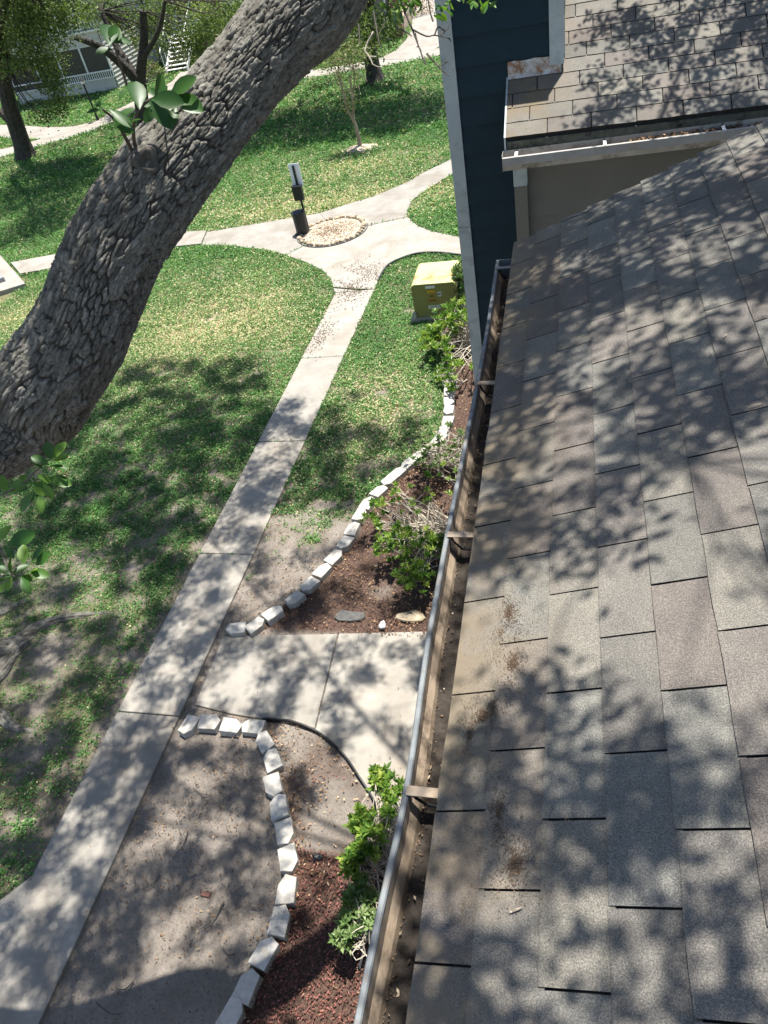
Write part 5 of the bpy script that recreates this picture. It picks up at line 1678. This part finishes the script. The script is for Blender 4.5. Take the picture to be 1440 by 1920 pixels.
def lap(name, x0, x1, y, z0, z1, e, par, mat):
    z = z0
    while z < z1 - .02:
        zt = min(z + e, z1)
        V = [(x0, y, z), (x1, y, z), (x1, y + .03, zt), (x0, y + .03, zt), (x0, y + .06, z), (x1, y + .06, z), (x1, y + .06, zt), (x0, y + .06, zt)]
        put(name, np.array(V), [(0, 1, 2, 3), (7, 6, 5, 4), (0, 4, 5, 1), (1, 5, 6, 2), (2, 6, 7, 3), (3, 7, 4, 0)], M[mat], par)
        z += e


fw = empty('front_wall', (-27, PYY, 0), pb)
lap('siding_board', PX0, PX1 - .1, PYY, 0.05, .62, .15, fw, 'palesiding')
lap('siding_board', PX0, PX1 - .1, PYY, 2.22, 2.86, .16, fw, 'palesiding')
lap('siding_board', PX0, PX1 - .1, PYY + .6, 5.2, 6.6, .2, fw, 'palesiding')
sw = empty('side_wall', (PX1, 46, 0), pb)
z = .05
while z < 6.5:
    V = [(PX1, PYY + .08, z), (PX1, 50, z), (PX1 - .05, 50, z + .2), (PX1 - .05, PYY + .08, z + .2), (PX1 - .08, PYY + .08, z), (PX1 - .08, 50, z), (PX1 - .08, 50, z + .2), (PX1 - .08, PYY + .08, z + .2)]
    put('siding_board', np.array(V), [(0, 1, 2, 3), (7, 6, 5, 4), (0, 4, 5, 1), (1, 5, 6, 2), (2, 6, 7, 3), (3, 7, 4, 0)], M['palesiding'], sw)
    z += .2
for i, x in enumerate((PX0, -29.6, -28.05, -26.5, PX1 - .09)):
    MB().box(x, x + .09, PYY - .01, PYY + .075, 1.03, 2.22).put('porch_post', M['white'], pb)
for x0, x1 in ((PX0 + .09, -29.6), (-29.51, -28.05), (-27.96, -26.5), (-26.41, PX1 - .09)):
    MB().box(x0, x1, PYY + .05, PYY + .06, 1.03, 2.22).put('screen', M['screen'], pb)
MB().box(PX0, PX1, PYY - .05, PYY + .03, .97, 1.03).put('handrail', M['white'], pb)
MB().box(PX0, PX1, PYY - .04, PYY + .02, .63, .68).put('bottom_rail', M['white'], pb)
MB().box(PX0, PX1, PYY + .05, PYY + .06, .62, .98).put('screen', M['screen'], pb)
x = -28.6
while x < PX1:
    MB().box(x, x + .05, PYY - .03, PYY + .01, .68, .97).put('baluster', M['white'], pb)
    x += .135
MB().box(PX0, PX1 + .05, PYY - .06, PYY + .85, 2.865, 2.95).put('balcony_floor', M['white'], pb)
MB().box(PX0, PX1, PYY - .04, PYY + .02, 3.72, 3.80).put('balcony_handrail', M['white'], pb)
MB().box(PX0, PX1, PYY - .03, PYY + .01, 3.02, 3.08).put('balcony_rail', M['white'], pb)
x = -28.6
while x < PX1:
    MB().box(x, x + .06, PYY - .03, PYY + .01, 3.08, 3.72).put('baluster', M['white'], pb)
    x += .17
MB().box(PX0 + .1, PX1 - .15, PYY + .7, PYY + .88, 2.96, 5.2).put('balcony_screen', M['screen'], pb)
MB().box(PX1 - .12, PX1, PYY - .05, PYY + .07, 2.96, 5.2).put('porch_post', M['white'], pb)
MB().prism([(PX0 - .5, PYY - .5), (PX1 + .5, PYY - .5), (PX1 + .5, 50.5), (PX0 - .5, 50.5)], 6.62, 6.9, .05).put('roof', M['underlay'], pb)

bb = empty('brick_building', (-18, 50, 0), label='red brick building with white outdoor stairs behind the forked oak', cat='building')
MB().box(-24.7, -12.5, 48.6, 58, 0, 7).put('wall', M['brick'], bb)
MB().box(-24.75, -23.7, 48.3, 48.595, 0, 5).put('pale_panel', M['palesiding'], bb)
for (x0, z0) in ((-20, 1), (-17, 1), (-14.6, 1), (-20, 4), (-17, 4)):
    w_ = MB().box(x0, x0 + 1.2, 48.56, 48.597, z0, z0 + 1.4).put('window', M['white'], bb)
    MB().box(x0 + .08, x0 + 1.12, 48.54, 48.557, z0 + .08, z0 + 1.32).put('pane', M['screen'], w_)
MB().prism([(-25, 48), (-12, 48), (-12, 58.5), (-25, 58.5)], 7.01, 7.3, .05).put('roof', M['underlay'], bb)
stp = empty('outdoor_stair', (-22.2, 45, 0), label='white open outdoor stair rising beside the brick wall', cat='stairs')
for i in range(13):
    MB().box(-22.75, -21.45, 44.6 + i * .27, 44.6 + i * .27 + .27, .17 * (i + 1) - .045, .17 * (i + 1)).put('tread', M['white'], stp)
for xs_ in (-22.80, -21.44):
    V = [(xs_, 44.5, 0), (xs_, 44.5, .22), (xs_, 48.1, 2.45), (xs_, 48.1, 2.05), (xs_ + .045, 44.5, 0), (xs_ + .045, 44.5, .22), (xs_ + .045, 48.1, 2.45), (xs_ + .045, 48.1, 2.05)]
    put('stringer', np.array(V), [(0, 1, 2, 3), (7, 6, 5, 4), (0, 4, 5, 1), (1, 5, 6, 2), (2, 6, 7, 3), (3, 7, 4, 0)], M['white'], stp)
    MB().tube([(xs_ + .02, 44.5, 1.1), (xs_ + .02, 48.1, 3.35)], .035, 6).put('handrail', M['white'], stp)
    for i in range(0, 8):
        y0 = 44.55 + i * .5
        MB().box(xs_ + .008, xs_ + .038, y0, y0 + .03, .25 + i * .31, 1.12 + i * .312).put('baluster', M['white'], stp)

for (x0, x1, y0, hh, mat, lb) in ((-75, -33.5, 52, 7.5, 'palesiding', 'long pale apartment block far behind the left oak'), (-11.5, -10.2, 52, 4, 'greyfence', 'grey shed wall behind the brick pillar')):
    ab = empty('apartment_block', ((x0 + x1) / 2, y0, 0), label=lb, cat='building')
    MB().box(x0, x1, y0, y0 + 9, 0, hh).put('wall', M[mat], ab)
    MB().prism([(x0 - .5, y0 - .5), (x1 + .5, y0 - .5), (x1 + .5, y0 + 9.5), (x0 - .5, y0 + 9.5)], hh + .01, hh + .3, .05).put('roof', M['underlay'], ab)
    if x1 - x0 > 5:
        for k in range(9):
            for zz in (1.0, 4.2):
                xx = x0 + 2 + k * 4.5
                w_ = MB().box(xx, xx + 1.4, y0 - .05, y0 - .003, zz, zz + 1.5).put('window', M['white'], ab)
                MB().box(xx + .08, xx + 1.32, y0 - .07, y0 - .053, zz + .08, zz + 1.42).put('pane', M['screen'], w_)
# brick pillar, fence boards and planter at the far right walk
q = G(746, 73)
pil = empty('brick_pillar', q, label='dark brick pillar with white corner pipe beside the pale walk', cat='pillar')
MB().box(q[0] - .30, q[0] + .30, q[1], q[1] + .6, 0, 3.2).put('shaft', M['brick'], pil)
MB().tube([q + [-.42, -.05, 0], q + [-.42, -.05, 3.2]], .05, 8).put('pipe', M['white'], pil)
fn = empty('board_fence', q + [-1.4, .5, 0], label='grey board fence left of the brick pillar', cat='fence')
for i in range(12):
    MB().box(q[0] - .65 - .2 * i - .18, q[0] - .65 - .2 * i, q[1] + .3, q[1] + .33, 0, 2.2 + .02 * (i % 3)).put('board', M['greyfence'], fn)
MB().box(q[0] - 3.1, q[0] - .5, q[1] + .34, q[1] + .40, 1.7, 1.8).put('rail', M['greyfence'], fn)
a, c = G(754, 66), G(772, 40)
pw = MB().add([(a[0], a[1], 0), (c[0], c[1], 0), (c[0] - .35, c[1], 0), (a[0] - .3, a[1] + .3, 0), (a[0], a[1], .7), (c[0], c[1], .7), (c[0] - .35, c[1], .7), (a[0] - .3, a[1] + .3, .7)],
              [(3, 2, 1, 0), (4, 5, 6, 7), (0, 1, 5, 4), (1, 2, 6, 5), (2, 3, 7, 6), (3, 0, 4, 7)]).put('planter_wall', M['pinkwall'], label='low pale brick planter wall by the climbing walk', cat='wall')

# lamp post on the far walk
q = G(184, 226)
tp = AY(157, 152, q[1])
lp = empty('lamp_post', q, label='short black lamp post with white head beside the far walk', cat='lamp post')
MB().tube([q, q + [0, 0, .25], q + [0, 0, .26], q + [0, 0, tp[2] - .1]], [.07, .065, .045, .04], 10).put('pole', M['black'], lp)
MB().tube([q + [0, 0, tp[2] - .1], q + [0, 0, tp[2] - .02], q + [0, 0, tp[2] + .05]], [.07, .12, .08], 12).put('lamp_head', M['lampglass'], lp)
MB().tube([q + [0, 0, tp[2] + .052], q + [0, 0, tp[2] + .07], q + [0, 0, tp[2] + .1]], [.15, .14, .04], 12).put('cap', M['black'], lp)
